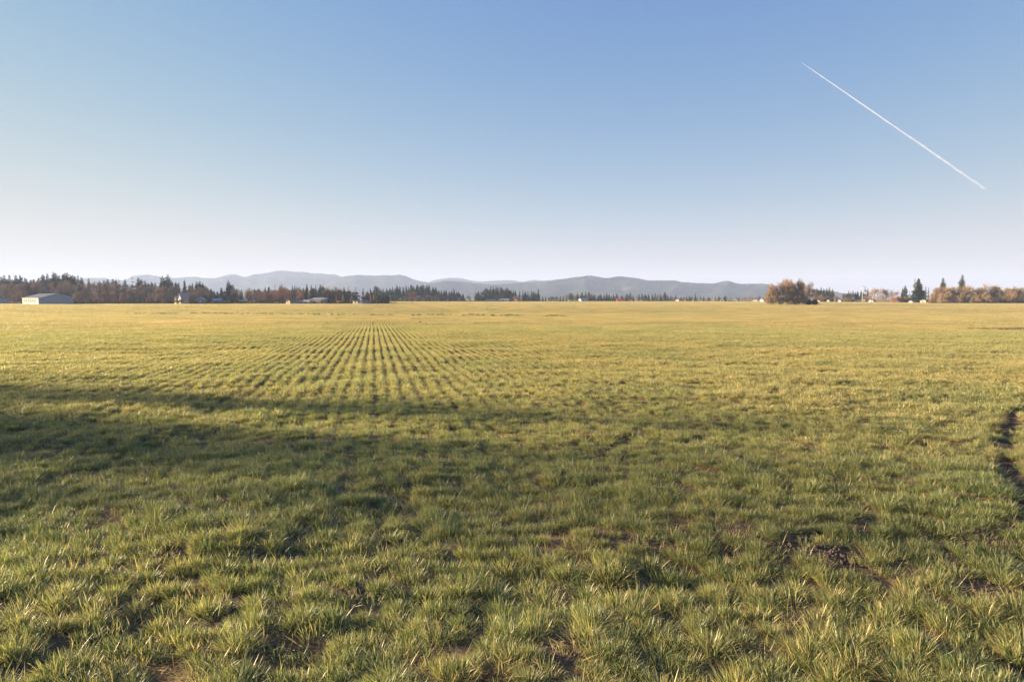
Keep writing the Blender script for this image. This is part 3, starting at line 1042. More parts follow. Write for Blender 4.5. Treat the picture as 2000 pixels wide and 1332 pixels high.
for x_, y_, w_, lb in ((1502, 578, 14, 'rusty shrub at the foot of the left end of the big thicket'), (1513, 575, 14, 'rusty shrub under the second tree of the big thicket'), (1526, 576, 14, 'rusty shrub in the left half of the big thicket'),
                       (1540, 573, 14, 'rusty shrub at the foot of the middle of the big thicket'), (1552, 576, 14, 'rusty shrub right of the middle of the big thicket'), (1563, 574, 13, 'curved rusty shrub under the tallest thicket tree'),
                       (1574, 577, 13, 'brown shrub beneath the open-crowned thicket tree')):
    tree('u', x_, y_, 344, w_, (1.22, 1.04, .80), lb, GF)
for x_, y_, w_, lb in ((1580, 585, 14, 'low dark bramble mound at the right foot of the big thicket'), (1592, 586, 12, 'last low dark bramble mound right of the big thicket')):
    tree('e', x_, y_, 346, w_, (.45, .36, .36), lb, GF)
GG = 'trees on the right skyline'
grove('f1596,563 f1604,561,7 f1609,564 f1615,563 f1620,561 f1626,564 f1600,566 f1612,567 f1623,567', 560, 'right behind the big thicket', GG)
grove('o1608,574,34 b1631,577,14 b1638,579,10 b1646,579,12', 530, 'right behind the big thicket', GG, (1.15, .82, .74))
grove('f1648,574 f1658,568 f1662,570 f1666,568 f1671,570 f1675,569 f1682,567 s1690,560 f1695,564 f1686,570 f1654,573', 590, 'behind the white mast', GG)
grove('o1662,579,14 r1652,580 e1664,583,9 r1692,577,14 r1700,576,12', 540, 'behind the white mast', GG, {'o': RED, 'r': (1.3, .92, .75)})
grove('o1708,561,18 o1716,559,22 o1726,560,20 o1736,563,20 o1747,566,18 o1703,566,14 o1730,562,16', 500, 'in the row of big oaks', GG, (1.12, .95, .76))
grove('r1745,578,14 r1756,577,14 r1770,579,14', 470, 'right of the big oaks', GG, (1.55, 1.0, .75))
grove('f1763,562,9 w1768,557,13 s1777,569,6 s1787,545,9 c1808,560,5 c1814,562,4', 480, 'around the huge conifer', GG, {'f': (1.1, 1.0, .9)})
tree('q', 1794, 544, 478, 20, (1.1, 1.05, .85), 'huge dense conifer with a rounded top on the right skyline', GG)
tree('w', 1784, 576, 470, 16, (1.0, 1.0, .85), 'low broad fir at the foot of the huge conifer', GG)
GH = 'leafless trees of the tall hedge on the right'
grove('r1821,570,14 b1828,563,18 r1835,558,20 o1845,556,26 r1855,559,20 r1864,557,18 b1872,555,20 o1886,553,24 b1894,554,20 r1905,560,18 r1914,559,18 o1929,549,26 o1938,553,22 r1949,557,14 r1964,560,22 r1976,560,18 r1988,561,20 r1998,559,20 r2010,560,20', 450,
      'in the right hedge', GH, (1.10, .93, .74))
fill('tbr', 1824, 2004, 11, 555, 562, 441, 'in the right hedge', GH, (1.10, .93, .74))
fill('rtr', 1818, 2006, 9, 566, 574, 432, 'in the right hedge', GH, (1.12, .94, .73))
fill('ur', 1818, 2006, 8, 574, 581, 426, 'in the right hedge', GH, (1.15, 1.0, .82))
tree('f', 1842, 543, 456, 17, (.75, .7, .75), 'ragged lopped fir poking out of the hedge, nearer the huge conifer', 'firs poking out of the right hedge')
tree('f', 1880, 537, 456, 19, (.8, .85, .8), 'tallest ragged fir poking out of the middle of the right hedge', 'firs poking out of the right hedge')
tree('e', 1955, 572, 445, 12, (.7, .7, .7), 'dark evergreen showing through the right hedge', 'firs poking out of the right hedge')

ORD = ['leftmost', 'second', 'third', 'fourth', 'fifth', 'sixth', 'seventh', 'eighth', 'ninth', 'tenth', 'eleventh', 'twelfth', 'thirteenth', 'fourteenth', 'fifteenth', 'sixteenth', 'seventeenth', 'eighteenth',
       'nineteenth', 'twentieth', 'twenty-first', 'twenty-second', 'twenty-third', 'twenty-fourth', 'twenty-fifth', 'twenty-sixth', 'twenty-seventh', 'twenty-eighth', 'twenty-ninth', 'thirtieth']
sets = {}
for t_ in TREES:
    sets.setdefault((t_[1], t_[4]), []).append(t_)
for (kind, zone), L in sets.items():
    L.sort(key=lambda q: q[2])
    med = sorted(q[3] for q in L)[len(L) // 2]
    best = min(L, key=lambda q: q[3])
    for i, q in enumerate(L):
        size = 'tall ' if q[3] < med - 3 else ('short ' if q[3] > med + 3 else '')
        if len(L) == 1:
            s = f'the only {KSAY[kind]} {zone}'
        elif q is best and len(L) > 2 and sum(1 for z_ in L if z_[3] < q[3] + 1) == 1:
            s = f'tallest {KSAY[kind]} of those {zone}'
        else:
            nth = 'rightmost' if i == len(L) - 1 else ORD[i] if i < len(ORD) else f'{i + 1}th'
            if nth in ('leftmost', 'rightmost'):
                s = f'{nth} {size}{KSAY[kind]} {zone}'
            else:
                s = f'{size}{KSAY[kind]} {zone}, {nth} such from left'
        q[0]['label'] = s

# shade trees beyond the left edge of the view
S2 = np.array([math.sin(a), math.cos(a)])
N2 = np.array([math.cos(a), -math.sin(a)])
if N2[1] < 0:
    N2 = -N2
SH = [(KIN['b'][2], 'slim bushy leafless tree', 17.3, 74, 11.8, .34), (KIN['o'][0], 'small leafless oak', 15.5, 68, 12.8, .55), (KIN['n'][1], 'open leafless tree', 13.9, 60, 13.4, .7), (KIN['n'][2], 'open spreading leafless tree', 11.8, 78, 17.0, .8),
      (KIN['n'][0], 'tall leafless tree', 9.4, 80, 17, 1.0), (KIN['n'][3], 'tall leafless tree', 6.8, 70, 15.5, .7), (KIN['b'][3], 'bushy leafless tree', 4.8, 78, 15, .35), (KIN['n'][1], 'tall leafless tree', 2.6, 84, 18, .9)]
for i, ((tr, cr, hw), say, q, t, h, sw) in enumerate(SH):
    xy = q * N2 + t * S2
    root = thing('fir_tree' if 'fir' in say else 'bare_tree', f'{say} beyond the left edge of the field, {ORD[i] if i else "first"} from the far end', 'tree', (xy[0], xy[1], -.3), i * 1.3, 'trees shading the near field', (h * sw, h * sw, h))
    for nm, dat in [('trunk', q_) for q_ in tr] + [('crown', cr)]:
        o = link(nm, dat, root)
        o.color = (1, 1, 1, 1)

# ------------------------------------------------------------------ buildings and other small things
MATS = {}


def mat(name, c, rough=.7, var=.12, scale=1.5):
    if name not in MATS:
        MATS[name] = plain(name, c, rough, var, scale)
    return MATS[name]


CREAM, WHITE = mat('cream_siding', (.40, .33, .255)), mat('white_siding', (.38, .365, .35))
BLUEGREY, SLATE = mat('blue_grey_metal', (.26, .29, .33), .6), mat('slate_metal', (.045, .052, .080), .6)
DARK, TRIM, BROWN = mat('dark_glass', (.05, .035, .04), .25), mat('light_trim', (.55, .58, .62)), mat('brown_boards', (.14, .085, .055))
REDM, TEAL, TANM = mat('red_metal', (.55, .075, .06)), mat('teal_plastic', (.03, .25, .22), .4), mat('tan_metal', (.42, .39, .36), .5)
GREYR, GREENW, BLUEW = mat('grey_roofing', (.22, .22, .24)), mat('pale_green_siding', (.36, .48, .40)), mat('blue_siding', (.16, .20, .30))
WHITER, STEEL, TARP = mat('white_metal_roof', (.31, .305, .305), .7), mat('galvanised_steel', (.62, .62, .63), .4), mat('blue_tarpaulin', (.12, .13, .38), .5)


def boxmesh(name, x0, x1, y0, y1, z0, z1, m):
    V = [(x0, y0, z0), (x1, y0, z0), (x1, y1, z0), (x0, y1, z0), (x0, y0, z1), (x1, y0, z1), (x1, y1, z1), (x0, y1, z1)]
    return mesh(name, V, [(0, 3, 2, 1), (4, 5, 6, 7), (0, 1, 5, 4), (1, 2, 6, 5), (2, 3, 7, 6), (3, 0, 4, 7)], [m])


def building(name, label, px, D, L, W, eave, ridge, rot, wall, roof, openings=(), cat='house', group=None, over=.35, chimney=None, trim=None, base=None, gable=None):
    """Gabled building: ridge along local x, front wall on local -y, gables on local -x and +x. openings: (face, centre 0..1, sill, width, height, name, material)."""
    x_ = at(px, 590, D)[0]
    z0 = (float(gz(x_, D)) if base is None else base) - .1
    o = thing(name, label, cat, (x_, D, z0), rot, group)
    l, w_ = L / 2, W / 2
    V = [(-l, -w_, 0), (l, -w_, 0), (l, w_, 0), (-l, w_, 0), (-l, -w_, eave), (l, -w_, eave), (l, w_, eave), (-l, w_, eave), (-l, 0, ridge), (l, 0, ridge)]
    link('wall', mesh('wall', V, [(0, 1, 5, 4), (2, 3, 7, 6), (1, 2, 6, 9, 5), (3, 0, 4, 8, 7), (0, 3, 2, 1)], [wall, gable or wall], [0, 0, 1, 1, 0]), o)
    th = .14
    k = (ridge - eave) / w_
    yo = w_ + over
    ze = eave - k * over + .02
    lo = l + over
    RV_ = []
    for dz in (0, th):
        RV_ += [(-lo, -yo, ze + dz), (lo, -yo, ze + dz), (lo, 0, ridge + .02 + dz), (-lo, 0, ridge + .02 + dz), (lo, yo, ze + dz), (-lo, yo, ze + dz)]
    rf = [(0, 3, 2, 1), (3, 5, 4, 2), (6, 7, 8, 9), (9, 8, 10, 11), (0, 1, 7, 6), (1, 2, 8, 7), (2, 4, 10, 8), (4, 5, 11, 10), (5, 3, 9, 11), (3, 0, 6, 9)]
    ro = link('roof', mesh('roof', RV_, rf, [roof]), o)
    if trim:
        for s in (-1, 1):
            TV = []
            for dx in (.02, .10):
                xx_ = s * (lo + dx)
                TV += [(xx_, -yo, ze - .12), (xx_, 0, ridge - .10), (xx_, yo, ze - .12), (xx_, yo, ze + th + .05), (xx_, 0, ridge + th + .07), (xx_, -yo, ze + th + .05)]
            tf = [(0, 1, 4, 5), (1, 2, 3, 4), (6, 11, 10, 7), (7, 10, 9, 8)] + [(i, (i + 1) % 6, (i + 1) % 6 + 6, i + 6) for i in range(6)]
            link('rake_trim', mesh('rake_trim', TV, tf, [trim]), o)
    if chimney is not None:
        link('chimney', boxmesh('chimney', chimney - .35, chimney + .35, -.3, .3, ridge - .4, ridge + .9, BROWN), ro)
    for face, u, sill, ow, oh, nm, m in openings:
        if face == 'f':
            c_ = -l + u * L
            me_ = boxmesh(nm, c_ - ow / 2, c_ + ow / 2, -w_ - .06, -w_ + .05, sill, sill + oh, m)
            fr = boxmesh('frame', c_ - ow / 2 - .05, c_ + ow / 2 + .05, -w_ - .03, -w_ + .04, max(sill - .1, .02), sill + oh + .1, WHITE)
        else:
            s = 1 if face == 'r' else -1
            c_ = -w_ + u * W
            a0, a1 = sorted((s * (l - .05), s * (l + .06)))
            b0, b1 = sorted((s * (l - .04), s * (l + .03)))
            me_ = boxmesh(nm, a0, a1, c_ - ow / 2, c_ + ow / 2, sill, sill + oh, m)
            fr = boxmesh('frame', b0, b1, c_ - ow / 2 - .05, c_ + ow / 2 + .05, max(sill - .1, .02), sill + oh + .1, WHITE)
        w2 = link(nm, me_, o)
        link('frame', fr, w2)
    return o


R_ = math.radians
# the grey barn on the left
WN = [('f', u, 1.0, 2.05, 1.9, 'window', DARK) for u in (.10, .235, .40, .53, .66, .79)]
building('barn', 'grey gabled metal barn with a sunlit cream side wall of dark windows', 94, 385, 21, 17.4, 3.35, 5.75, R_(-35), CREAM, SLATE,
         WN + [('f', .285, 0.05, .8, 1.1, 'door', DARK)], 'barn', trim=TRIM, gable=BLUEGREY)
building('shed', 'small blue-grey shed with a red door at the left edge', 3, 400, 6, 5.2, 1.7, 2.9, R_(60), BLUEGREY, GREYR, [('f', .55, .05, 1.3, 1.4, 'door', REDM)], 'shed')


def trailer(px, D, L, h, body, roof, label, rot=0., name='trailer', cat='trailer', group=None):
    x_ = at(px, 590, D)[0]
    o = thing(name, label, cat, (x_, D, float(gz(x_, D))), rot, group)
    link('body', boxmesh('body', -L / 2, L / 2, -1.1, 1.1, .45, .45 + h, body), o)
    link('roof', boxmesh('roof', -L / 2 - .05, L / 2 + .05, -1.15, 1.15, .452 + h, .55 + h, roof), o)
    for i in range(max(1, int(L // 3))):
        c_ = -L / 2 + (i + .5) * L / max(1, int(L // 3))
        link('window', boxmesh('window', c_ - .4, c_ + .4, -1.14, -1.06, .45 + h * .45, .45 + h * .85, DARK), o)
    for s in (-1, 1):
        V, T, K = [], [], []
        for yy_ in (-1.05, 1.05):
            stick(V, T, K, (s * L * .22, yy_ - .1, .32), (s * L * .22, yy_ + .1, .32), .32, .32, 10, (0, 0, 0))
            o_ = len(V)
            T.append((o_ - 20, o_ - 17, o_ - 14))
        link('wheel', mesh('wheel', V, T, [DARK]), o)
    return o


trailer(17, 398, 3.2, 1.0, CREAM, WHITER, 'short white-topped trailer parked between the shed and the cream wagon')
trailer(31, 396, 4.6, .7, CREAM, BROWN, 'long low cream and brown wagon parked left of the grey barn')
trailer(45, 394, 1.6, .4, WHITER, WHITER, 'small white utility trailer parked close to the left of the grey barn')


def tank(px, D, L, r_, label, m, name='tank', cat='tank'):
    x_ = at(px, 590, D)[0]
    o = thing(name, label, cat, (x_, D, float(gz(x_, D))))
    V, T, K = [], [], []
    pr = [(-L / 2 - r_ * .3, .01), (-L / 2 - r_ * .2, r_ * .6), (-L / 2, r_), (L / 2, r_), (L / 2 + r_ * .2, r_ * .6), (L / 2 + r_ * .3, 0.0)]
    for (x0, a0), (x1, a1) in zip(pr[:-1], pr[1:]):
        stick(V, T, K, (x0, 0, r_ + .25), (x1, 0, r_ + .25), a0, a1, 12, (0, 0, 0))
    link('vessel', mesh('vessel', V, T, [m], smooth=True), o)
    for s in (-1, 1):
        link('leg', boxmesh('leg', s * L * .3 - .1, s * L * .3 + .1, -r_ * .6, r_ * .6, 0, .35, DARK), o)
    return o


tank(141.5, 384, 1.0, .45, 'small round white tank just right of the grey barn', WHITE)
HW = lambda us, z_=.9: [('f', u, z_, .8, 1.0, 'window', DARK) for u in us]
# cream-gabled house in the wood: gables toward the sun
building('house', 'tall cream house with steep sunlit gable among the bare trees', 358.5, 386, 4.4, 3.1, 3.6, 5.9, R_(-118), CREAM, GREYR, [('l', .5, 2.6, .8, 1.0, 'window', DARK), ('l', .35, .8, .8, 1.0, 'window', DARK), ('l', .7, .8, .8, 1.0, 'window', DARK)],
         'house', base=-.5)
building('house', 'smaller cream gable standing left of the tall cream house', 349, 388, 3.4, 2.5, 2.4, 4.3, R_(-118), CREAM, GREYR, [('l', .5, 1.2, .7, .9, 'window', DARK)], 'house', base=-.5)
for o in [q for q in scene.objects if q.name.startswith('house')]:
    o.rotation_euler.z = R_(53)
building('house', 'little blue house with a round-windowed gable facing the field', 394, 398, 5, 3.4, 2.3, 3.6, R_(-82), BLUEW, GREYR, [('r', .5, 1.1, .9, .9, 'window', TRIM)], 'house', trim=TRIM)
building('shed', 'grey arched-looking shed right of the little blue house', 425, 402, 4.5, 3.6, 2.0, 2.9, R_(8), GREYR, BLUEGREY, [('f', .5, .05, 1.8, 1.5, 'door', DARK)], 'shed')
tank(413.5, 400, .6, .5, 'small white tank beside the grey shed, nearest the blue house', WHITE)
trailer(437, 404, 1.8, .8, WHITE, CREAM, 'white trailer under the dark trees, left of its twin')
trailer(446, 404, 1.2, 1.1, WHITE, WHITE, 'short tall white trailer under the dark trees right of the shed')
building('shed', 'low pale-roofed shed half hidden under the dark trees', 476, 406, 4, 3, 1.5, 2.0, R_(5), BROWN, WHITER, [('f', .5, .05, 1.2, 1.1, 'door', DARK)], 'shed')
building('house', 'brown cabin with a lit gable seen through the trees above the dark hedge', 502, 412, 5, 3.6, 1.9, 3.1, R_(50), CREAM, BROWN, HW((.3, .7)), 'house')
building('house', 'small cream cottage with a sunlit gable left of the teal toilet', 568, 392, 4.2, 3.2, 1.6, 2.6, R_(60), CREAM, BROWN, [('l', .5, .6, .7, .8, 'window', DARK), ('f', .5, .05, .7, 1.2, 'door', DARK)], 'house')
trailer(541, 398, 2.6, .5, CREAM, WHITE, 'low cream trailer under the red-twigged tree')
# teal portable toilet
x_ = at(581, 590, 390)[0]
o = thing('portable_toilet', 'teal portable toilet standing at the field edge', 'toilet', (x_, 390, float(gz(x_, 390))))
link('cabin', boxmesh('cabin', -.6, .6, -.6, .6, 0, 1.75, TEAL), o)
link('roof', boxmesh('roof', -.66, .66, -.66, .66, 1.752, 1.92, TEAL), o)
link('door', boxmesh('door', -.4, .4, -.64, -.57, .1, 1.65, mat('pale_teal', (.08, .34, .30))), o)
building('tent', 'grey canvas tent roof between the toilet and the white tent', 590, 396, 4.4, 4.2, 1.0, 2.1, R_(20), BLUEGREY, GREYR, [('f', .5, .05, 1., 1., 'door', DARK)], 'tent')
building('tent', 'white peaked tent left of the tan metal barn', 600, 394, 3.6, 3.6, 1.1, 2.2, R_(-12), WHITER, WHITER, [('f', .5, .05, 1., 1., 'door', DARK)], 'tent')
building('barn', 'tan metal barn with a pale roof behind the cream cottage', 627, 404, 9.5, 8, 2.3, 3.4, R_(-25), TANM, WHITER, [('f', .4, .05, 2.0, 1.9, 'door', DARK)], 'barn', trim=TRIM, gable=BLUEGREY)
building('house', 'cream and green cottage standing before the tan metal barn', 622, 392, 5.4, 4.0, 1.5, 2.5, R_(-25), GREENW, BROWN, [('f', .2, .5, .8, .8, 'window', DARK), ('f', .5, .5, .8, .8, 'window', DARK), ('r', .5, .5, 1.4, .7, 'window', DARK)], 'house', gable=CREAM)
trailer(609, 391, 1.4, 1.1, WHITE, WHITE, 'white camper between the white tent and the green cottage')
building('shed', 'long blue shed with a sunlit cream end wall', 701, 392, 6.4, 3.2, 1.6, 1.9, R_(-30), CREAM, SLATE, HW((.3, .7), .6) + [('r', .3, .05, .9, 1.3, 'door', TRIM)], 'shed', gable=BLUEGREY)
building('shed', 'second blue shed at the right of the cream-ended one', 718, 394, 4.6, 3.0, 1.6, 1.9, R_(-8), BLUEGREY, SLATE, [('f', .25, .05, .9, 1.3, 'door', TRIM), ('f', .7, .6, .8, .7, 'window', DARK)], 'shed')
trailer(729, 390, 2.4, .35, DARK, GREYR, 'low dark trailer right of the blue sheds')


def fence(px0, px1, D, h, label):
    p0, p1 = at(px0, 590, D), at(px1, 590, D)
    n_ = max(2, int((p1[0] - p0[0]) / 2.4))
    z0 = float(gz(p0[0], D))
    o = thing('fence', label, 'fence', (p0[0], D, z0))
    for i in range(n_ + 1):
        q = i * (p1[0] - p0[0]) / n_
        link('post', boxmesh('post', q - .08, q + .08, -.08, .08, 0, h, BROWN), o)
    for z_ in (.45, .9):
        link('rail', boxmesh('rail', 0, p1[0] - p0[0], -.12, -.082, h * z_ - .07, h * z_ + .07, BROWN), o)


fence(739, 774, 404, .95, 'low brown post and rail fence left of the lone tree')
GW = 'far farm buildings along the field edge'
building('shed', 'low dark red-brown shed before the fir stand', 957, 600, 8, 4, 1.3, 1.9, R_(4), BROWN, GREYR, HW((.3, .7), .4), 'shed', GW)
tank(973.5, 596, .4, .7, 'white tank left of the white-roofed barn by the fir stand', WHITE)
building('barn', 'white-roofed barn before the right of the fir stand', 985, 600, 8, 5, 1.5, 2.3, R_(-8), BLUEGREY, WHITER, [('f', .4, .05, 1.6, 1.2, 'door', DARK)], 'barn', GW)
building('house', 'small white house with a red-brown roof right of the fir stand', 1010, 600, 4.4, 3.6, 1.2, 2.0, R_(45), WHITE, REDM, HW((.5,), .4), 'house', GW)
trailer(1077, 620, 1.6, .9, WHITE, WHITE, 'white caravan among dark trees right of the pointed firs')
building('shed', 'long low white shed at the left of the white-roofed house', 1118, 620, 7, 3.4, .9, 1.3, R_(6), WHITE, WHITER, HW((.4,), .2), 'shed', GW)
building('house', 'white-roofed house with a long sloping white roof', 1139, 620, 7.5, 5, 1.3, 3.0, R_(28), WHITE, WHITER, HW((.3, .7), .3), 'house', GW)
building('barn', 'small bright red barn among the far trees', 1210, 640, 5.2, 4, 1.3, 2.1, R_(4), REDM, REDM, [('f', .3, .05, 1.0, 1.1, 'door', DARK)], 'barn', GW)
tank(1243.5, 640, .9, .4, 'white tank in the grass right of the red barn', WHITE)
building('house', 'low house with a red roof beside a blue tarpaulin', 1256, 650, 5.5, 4, 1.0, 1.8, R_(25), CREAM, REDM, HW((.3, .7), .2), 'house', GW)
trailer(1249, 646, 3.4, .35, TARP, TARP, 'flat wagon under a blue tarpaulin beside the red-roofed house')
building('house', 'small white gabled house with a pink roof before the low trees', 1324, 640, 4.2, 3.6, 1.4, 2.5, R_(55), WHITE, REDM, HW((.4,), .4), 'house', GW)
for px_, lb in ((1280, 'tiny white trailer right of the red-roofed house'), (1339, 'tiny white trailer right of the pink-roofed house'), (1354, 'tiny white trailer left of the lone cypress'), (1371, 'tiny white trailer right of the lone cypress'),
                (1395, 'tiny white trailer in the gap between cypress and white shed'), (1409, 'tiny white trailer left of the long white shed'), (1440, 'tiny cream trailer right of the long white shed')):
    trailer(px_, 660, 2.2 if px_ > 1360 else 1.4, .45, WHITE, WHITER, lb, 0., group='trailers along the far field edge')
building('shed', 'long grey-white shed standing between the cypress and the big thicket', 1422, 640, 7.4, 4, 1.3, 1.9, R_(-6), WHITE, WHITER, [('f', .6, .05, 1.2, 1., 'door', DARK)], 'shed', GW)
building('house', 'small house with a lit gable left of the big thicket', 1475, 600, 4.6, 3.6, 1.3, 2.2, R_(55), CREAM, BROWN, HW((.5,), .3), 'house', GW)
trailer(1483, 590, 4.0, .5, WHITE, WHITER, 'long low white trailer left of the white barn by the big thicket')
building('barn', 'long white barn partly hidden by the big thicket', 1497, 570, 9.5, 5, 1.2, 2.6, R_(18), WHITE, WHITER, [('f', .4, .05, 1.3, 1., 'door', DARK)], 'barn', GW)
building('shed', 'small cream shed just right of the big thicket', 1600, 540, 2.2, 2, 1.0, 1.5, R_(30), CREAM, BROWN, (), 'shed', GW)
building('shed', 'small cream shed in the middle of three right of the big thicket', 1619, 540, 2.2, 2, 1.2, 1.7, R_(30), CREAM, GREYR, (), 'shed', GW)
building('shed', 'small white shed, farthest of three from the big thicket', 1632, 540, 2.4, 2, 1.0, 1.6, R_(30), WHITE, GREYR, (), 'shed', GW)
building('house', 'white house at the left end of the long greenhouse', 1642, 545, 3.6, 3, 1.1, 1.7, R_(25), WHITE, WHITER, HW((.5,), .3), 'house', GW)
building('greenhouse', 'long pale greenhouse left of the white mast', 1655, 560, 7.5, 3.4, .9, 1.4, R_(3), STEEL, STEEL, HW((.2, .5, .8), .2), 'greenhouse', GW)
building('greenhouse', 'pale green greenhouse at the foot of the white mast', 1675, 560, 6.5, 3.4, .9, 1.3, R_(-3), GREENW, STEEL, HW((.3, .7), .2), 'greenhouse', GW)
building('house', 'white cottage just right of the white mast', 1690, 530, 3.0, 2.6, 1.0, 1.9, R_(30), WHITE, WHITER, HW((.5,), .3), 'house', GW)
building('house', 'white house with a grey roof under the big oaks', 1704, 520, 4.4, 3.4, 1.2, 2.1, R_(30), WHITE, GREYR, HW((.3, .7), .3), 'house', GW)
building('house', 'cream house between the huge conifer and the right hedge', 1805, 458, 4.2, 3.4, 1.4, 2.0, R_(40), CREAM, CREAM, [('l', .5, .5, .7, .8, 'window', DARK), ('f', .6, .05, .7, 1.1, 'door', DARK)], 'house', GW)
building('house', 'white cottage low at the left foot of the huge conifer', 1781, 462, 3.2, 2.6, .9, 1.5, R_(30), WHITE, BROWN, HW((.5,), .3), 'house', GW)

# white mast with a small lamp head
x_ = at(1684, 590, 520)[0]
top = at(1684, 559, 520)[2]
z0 = float(gz(x_, 520))
o = thing('lamp_mast', 'tall white mast with a small head rising above the far trees', 'mast', (x_, 520, z0))
V, T, K = [], [], []
stick(V, T, K, (0, 0, 0), (0, 0, top - z0), .20, .11, 10, (0, 0, 0))
link('pole', mesh('pole', V, T, [mat('white_paint', (.45, .44, .44))]), o)
link('head', boxmesh('head', -.40, .55, -.2, .2, top - z0 - .25, top - z0 + .12, GREYR), o)
link('bracket', boxmesh('bracket', -.28, .28, -.15, .15, top - z0 - 1.6, top - z0 - .8, TRIM), o)

# earth heap by the hedge, white marker out in the field
x_ = at(1805, 590, 450)[0]
V, T = [], []
r_ = np.random.default_rng(5)
for i in range(9):
    for j in range(9):
        u_, v_ = i / 4 - 1, j / 4 - 1
        q = max(0, 1 - (u_ * u_ + v_ * v_)) ** .8
        V.append((u_ * 1.6, v_ * 1.3, -.12 + .85 * q * r_.uniform(.8, 1.2)))
for i in range(8):
    for j in range(8):
        T.append((i * 9 + j, i * 9 + 9 + j, i * 9 + 10 + j, i * 9 + 1 + j))
link('brush_heap', mesh('brush_heap', V, T, [mat('rusty_brush', (.22, .12, .06))]), None, (x_, 446, float(gz(x_, 446))), label='low rusty brush heap in front of the cream house', category='heap')
p = at(951, 598, 240)
o = thing('field_marker', 'small white marker standing alone far out in the grass', 'marker', (p[0], 240, float(gz(p[0], 240))))
link('post', boxmesh('post', -.05, .05, -.05, .05, 0, .65, WHITE), o)
link('plate', boxmesh('plate', -.2, .2, -.09, -.052, .28, .72, WHITE), o)

# dark undergrowth at the feet of the left wood
V, T, K = [], [], []
r_ = np.random.default_rng(77)
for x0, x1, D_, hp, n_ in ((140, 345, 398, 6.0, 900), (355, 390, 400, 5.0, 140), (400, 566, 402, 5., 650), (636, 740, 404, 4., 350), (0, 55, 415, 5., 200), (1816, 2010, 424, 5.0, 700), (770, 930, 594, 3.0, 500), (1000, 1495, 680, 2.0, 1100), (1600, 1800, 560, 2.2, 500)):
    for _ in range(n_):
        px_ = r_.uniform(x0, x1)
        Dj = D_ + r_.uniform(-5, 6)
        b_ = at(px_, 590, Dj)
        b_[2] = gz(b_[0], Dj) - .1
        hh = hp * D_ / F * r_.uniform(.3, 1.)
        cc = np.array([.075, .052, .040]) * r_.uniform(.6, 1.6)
        for q in range(3):
            d_ = np.array([r_.normal(0, .5), r_.normal(0, .5), 1.]) * hh
            s_ = np.array([r_.normal(0, .22), r_.normal(0, .22), 0]) * hh * .8
            o_ = len(V)
            V += [b_ - s_, b_ + s_, b_ + d_]
            K += [cc] * 3
            T.append((o_, o_ + 1, o_ + 2))
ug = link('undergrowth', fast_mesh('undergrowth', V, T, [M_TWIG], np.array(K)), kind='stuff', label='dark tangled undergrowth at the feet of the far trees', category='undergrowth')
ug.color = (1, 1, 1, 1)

# ------------------------------------------------------------------ contrail
ct = NT('ice_cloud')
f = ct.noise(.004, 5, .65, ct.pos())
lw = ct.n('ShaderNodeLayerWeight')
lw.inputs['Blend'].default_value = .5
al = ct.math('POWER', ct.math('SUBTRACT', 1.0, lw.outputs['Facing']), 1.2)
al = ct.math('MULTIPLY', al, ct.ramp(f, [(.30, (.45, .45, .45)), (.55, (1, 1, 1))]), True)
df = ct.n('ShaderNodeBsdfDiffuse')
df.inputs[0].default_value = (.78, .78, .80, 1)
tl = ct.n('ShaderNodeBsdfTranslucent')
tl.inputs[0].default_value = (.78, .78, .80, 1)
ms = ct.n('ShaderNodeMixShader')
ct.l(df.outputs[0], ms.inputs[1])
ct.l(tl.outputs[0], ms.inputs[2])
tp = ct.n('ShaderNodeBsdfTransparent')
mx = ct.n('ShaderNodeMixShader')
ct.l(al, mx.inputs[0])
ct.l(tp.outputs[0], mx.inputs[1])
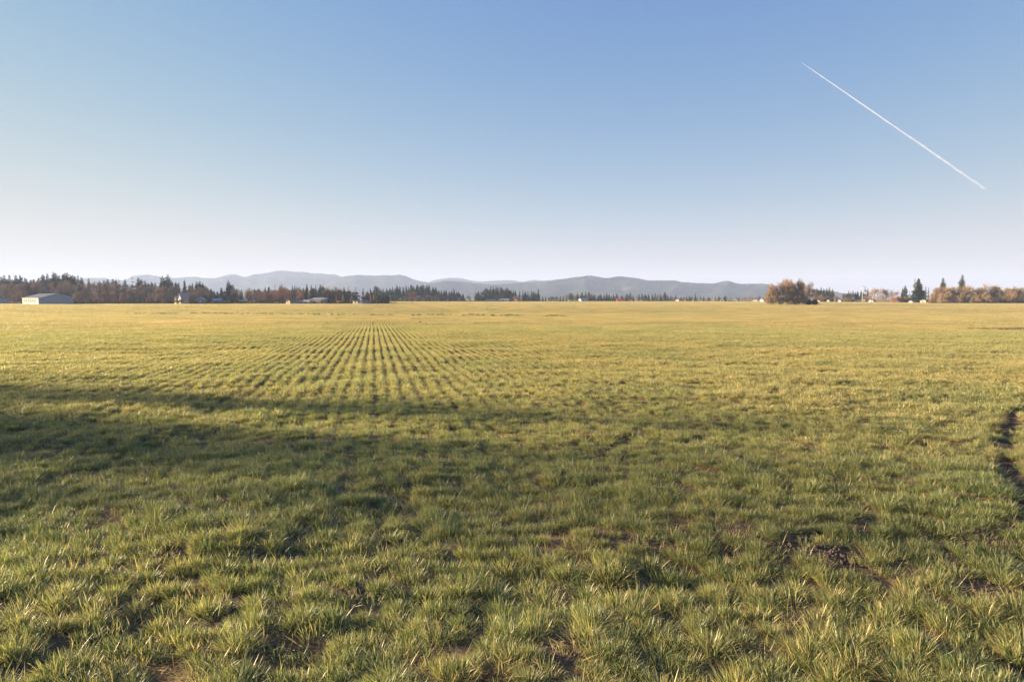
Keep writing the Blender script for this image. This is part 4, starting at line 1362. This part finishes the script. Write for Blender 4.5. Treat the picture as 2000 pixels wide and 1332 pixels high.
ct.l(ms.outputs[0], mx.inputs[2])
ct.l(mx.outputs[0], ct.out.inputs[0])
ALT = 6000.0


def sky_pt(x, y):
    d = ray(x, y)
    return np.array([0, 0, CAM_H]) + d * (ALT - CAM_H) / d[2]


A0, A1 = sky_pt(1566, 123), sky_pt(1927, 371)
NS, SD = 160, 10
V, T = [], []
dd = unit(A1 - A0)
s1 = unit(np.cross(dd, [0, 0, 1.]))
r_ = np.random.default_rng(3)
for i in range(NS + 1):
    t = i / NS
    c_ = A0 + (A1 - A0) * t
    px_w = np.interp(t, [0, .04, .25, .6, .85, .95, 1.0], [.8, 2.6, 5.0, 6.6, 6.4, 5.8, 1.5]) * (1 + .5 * (vnoise(np.array([t * 70]), np.array([0.]), 8)[0] - .5) * (t > .3))
    rad = px_w * np.linalg.norm(c_) / F / 2 * .54
    off = np.array([vnoise(np.array([t * 25]), np.array([1.]), 4)[0] - .5, vnoise(np.array([t * 25]), np.array([2.]), 4)[0] - .5]) * rad * .7 * t
    c_ = c_ + s1 * off[0] + np.array([0, 0, 1.]) * off[1]
    for k in range(SD):
        an = 2 * math.pi * k / SD
        V.append(c_ + rad * (math.cos(an) * s1 + math.sin(an) * np.array([0, 0, 1.])))
for i in range(NS):
    for k in range(SD):
        T.append((i * SD + k, i * SD + (k + 1) % SD, (i + 1) * SD + (k + 1) % SD, (i + 1) * SD + k))
link('contrail', mesh('contrail', V, T, [ct.m], smooth=True), label='thin straight white vapour trail slanting down the blue sky', category='contrail')

# ------------------------------------------------------------------ haze
hz = NT('haze_air')
hz.t.nodes.remove(hz.b)
pv = hz.n('ShaderNodeVolumePrincipled')
pv.inputs['Color'].default_value = (.46, .59, .89, 1)
pv.inputs['Density'].default_value = .00017
pv.inputs['Anisotropy'].default_value = .05
hz.l(pv.outputs[0], hz.out.inputs['Volume'])
B = 6600
link('haze', boxmesh('haze', -B, B, -3300, B, -3.2, 212, hz.m), kind='stuff', label='thin pale haze that fades the distant hills', category='haze')
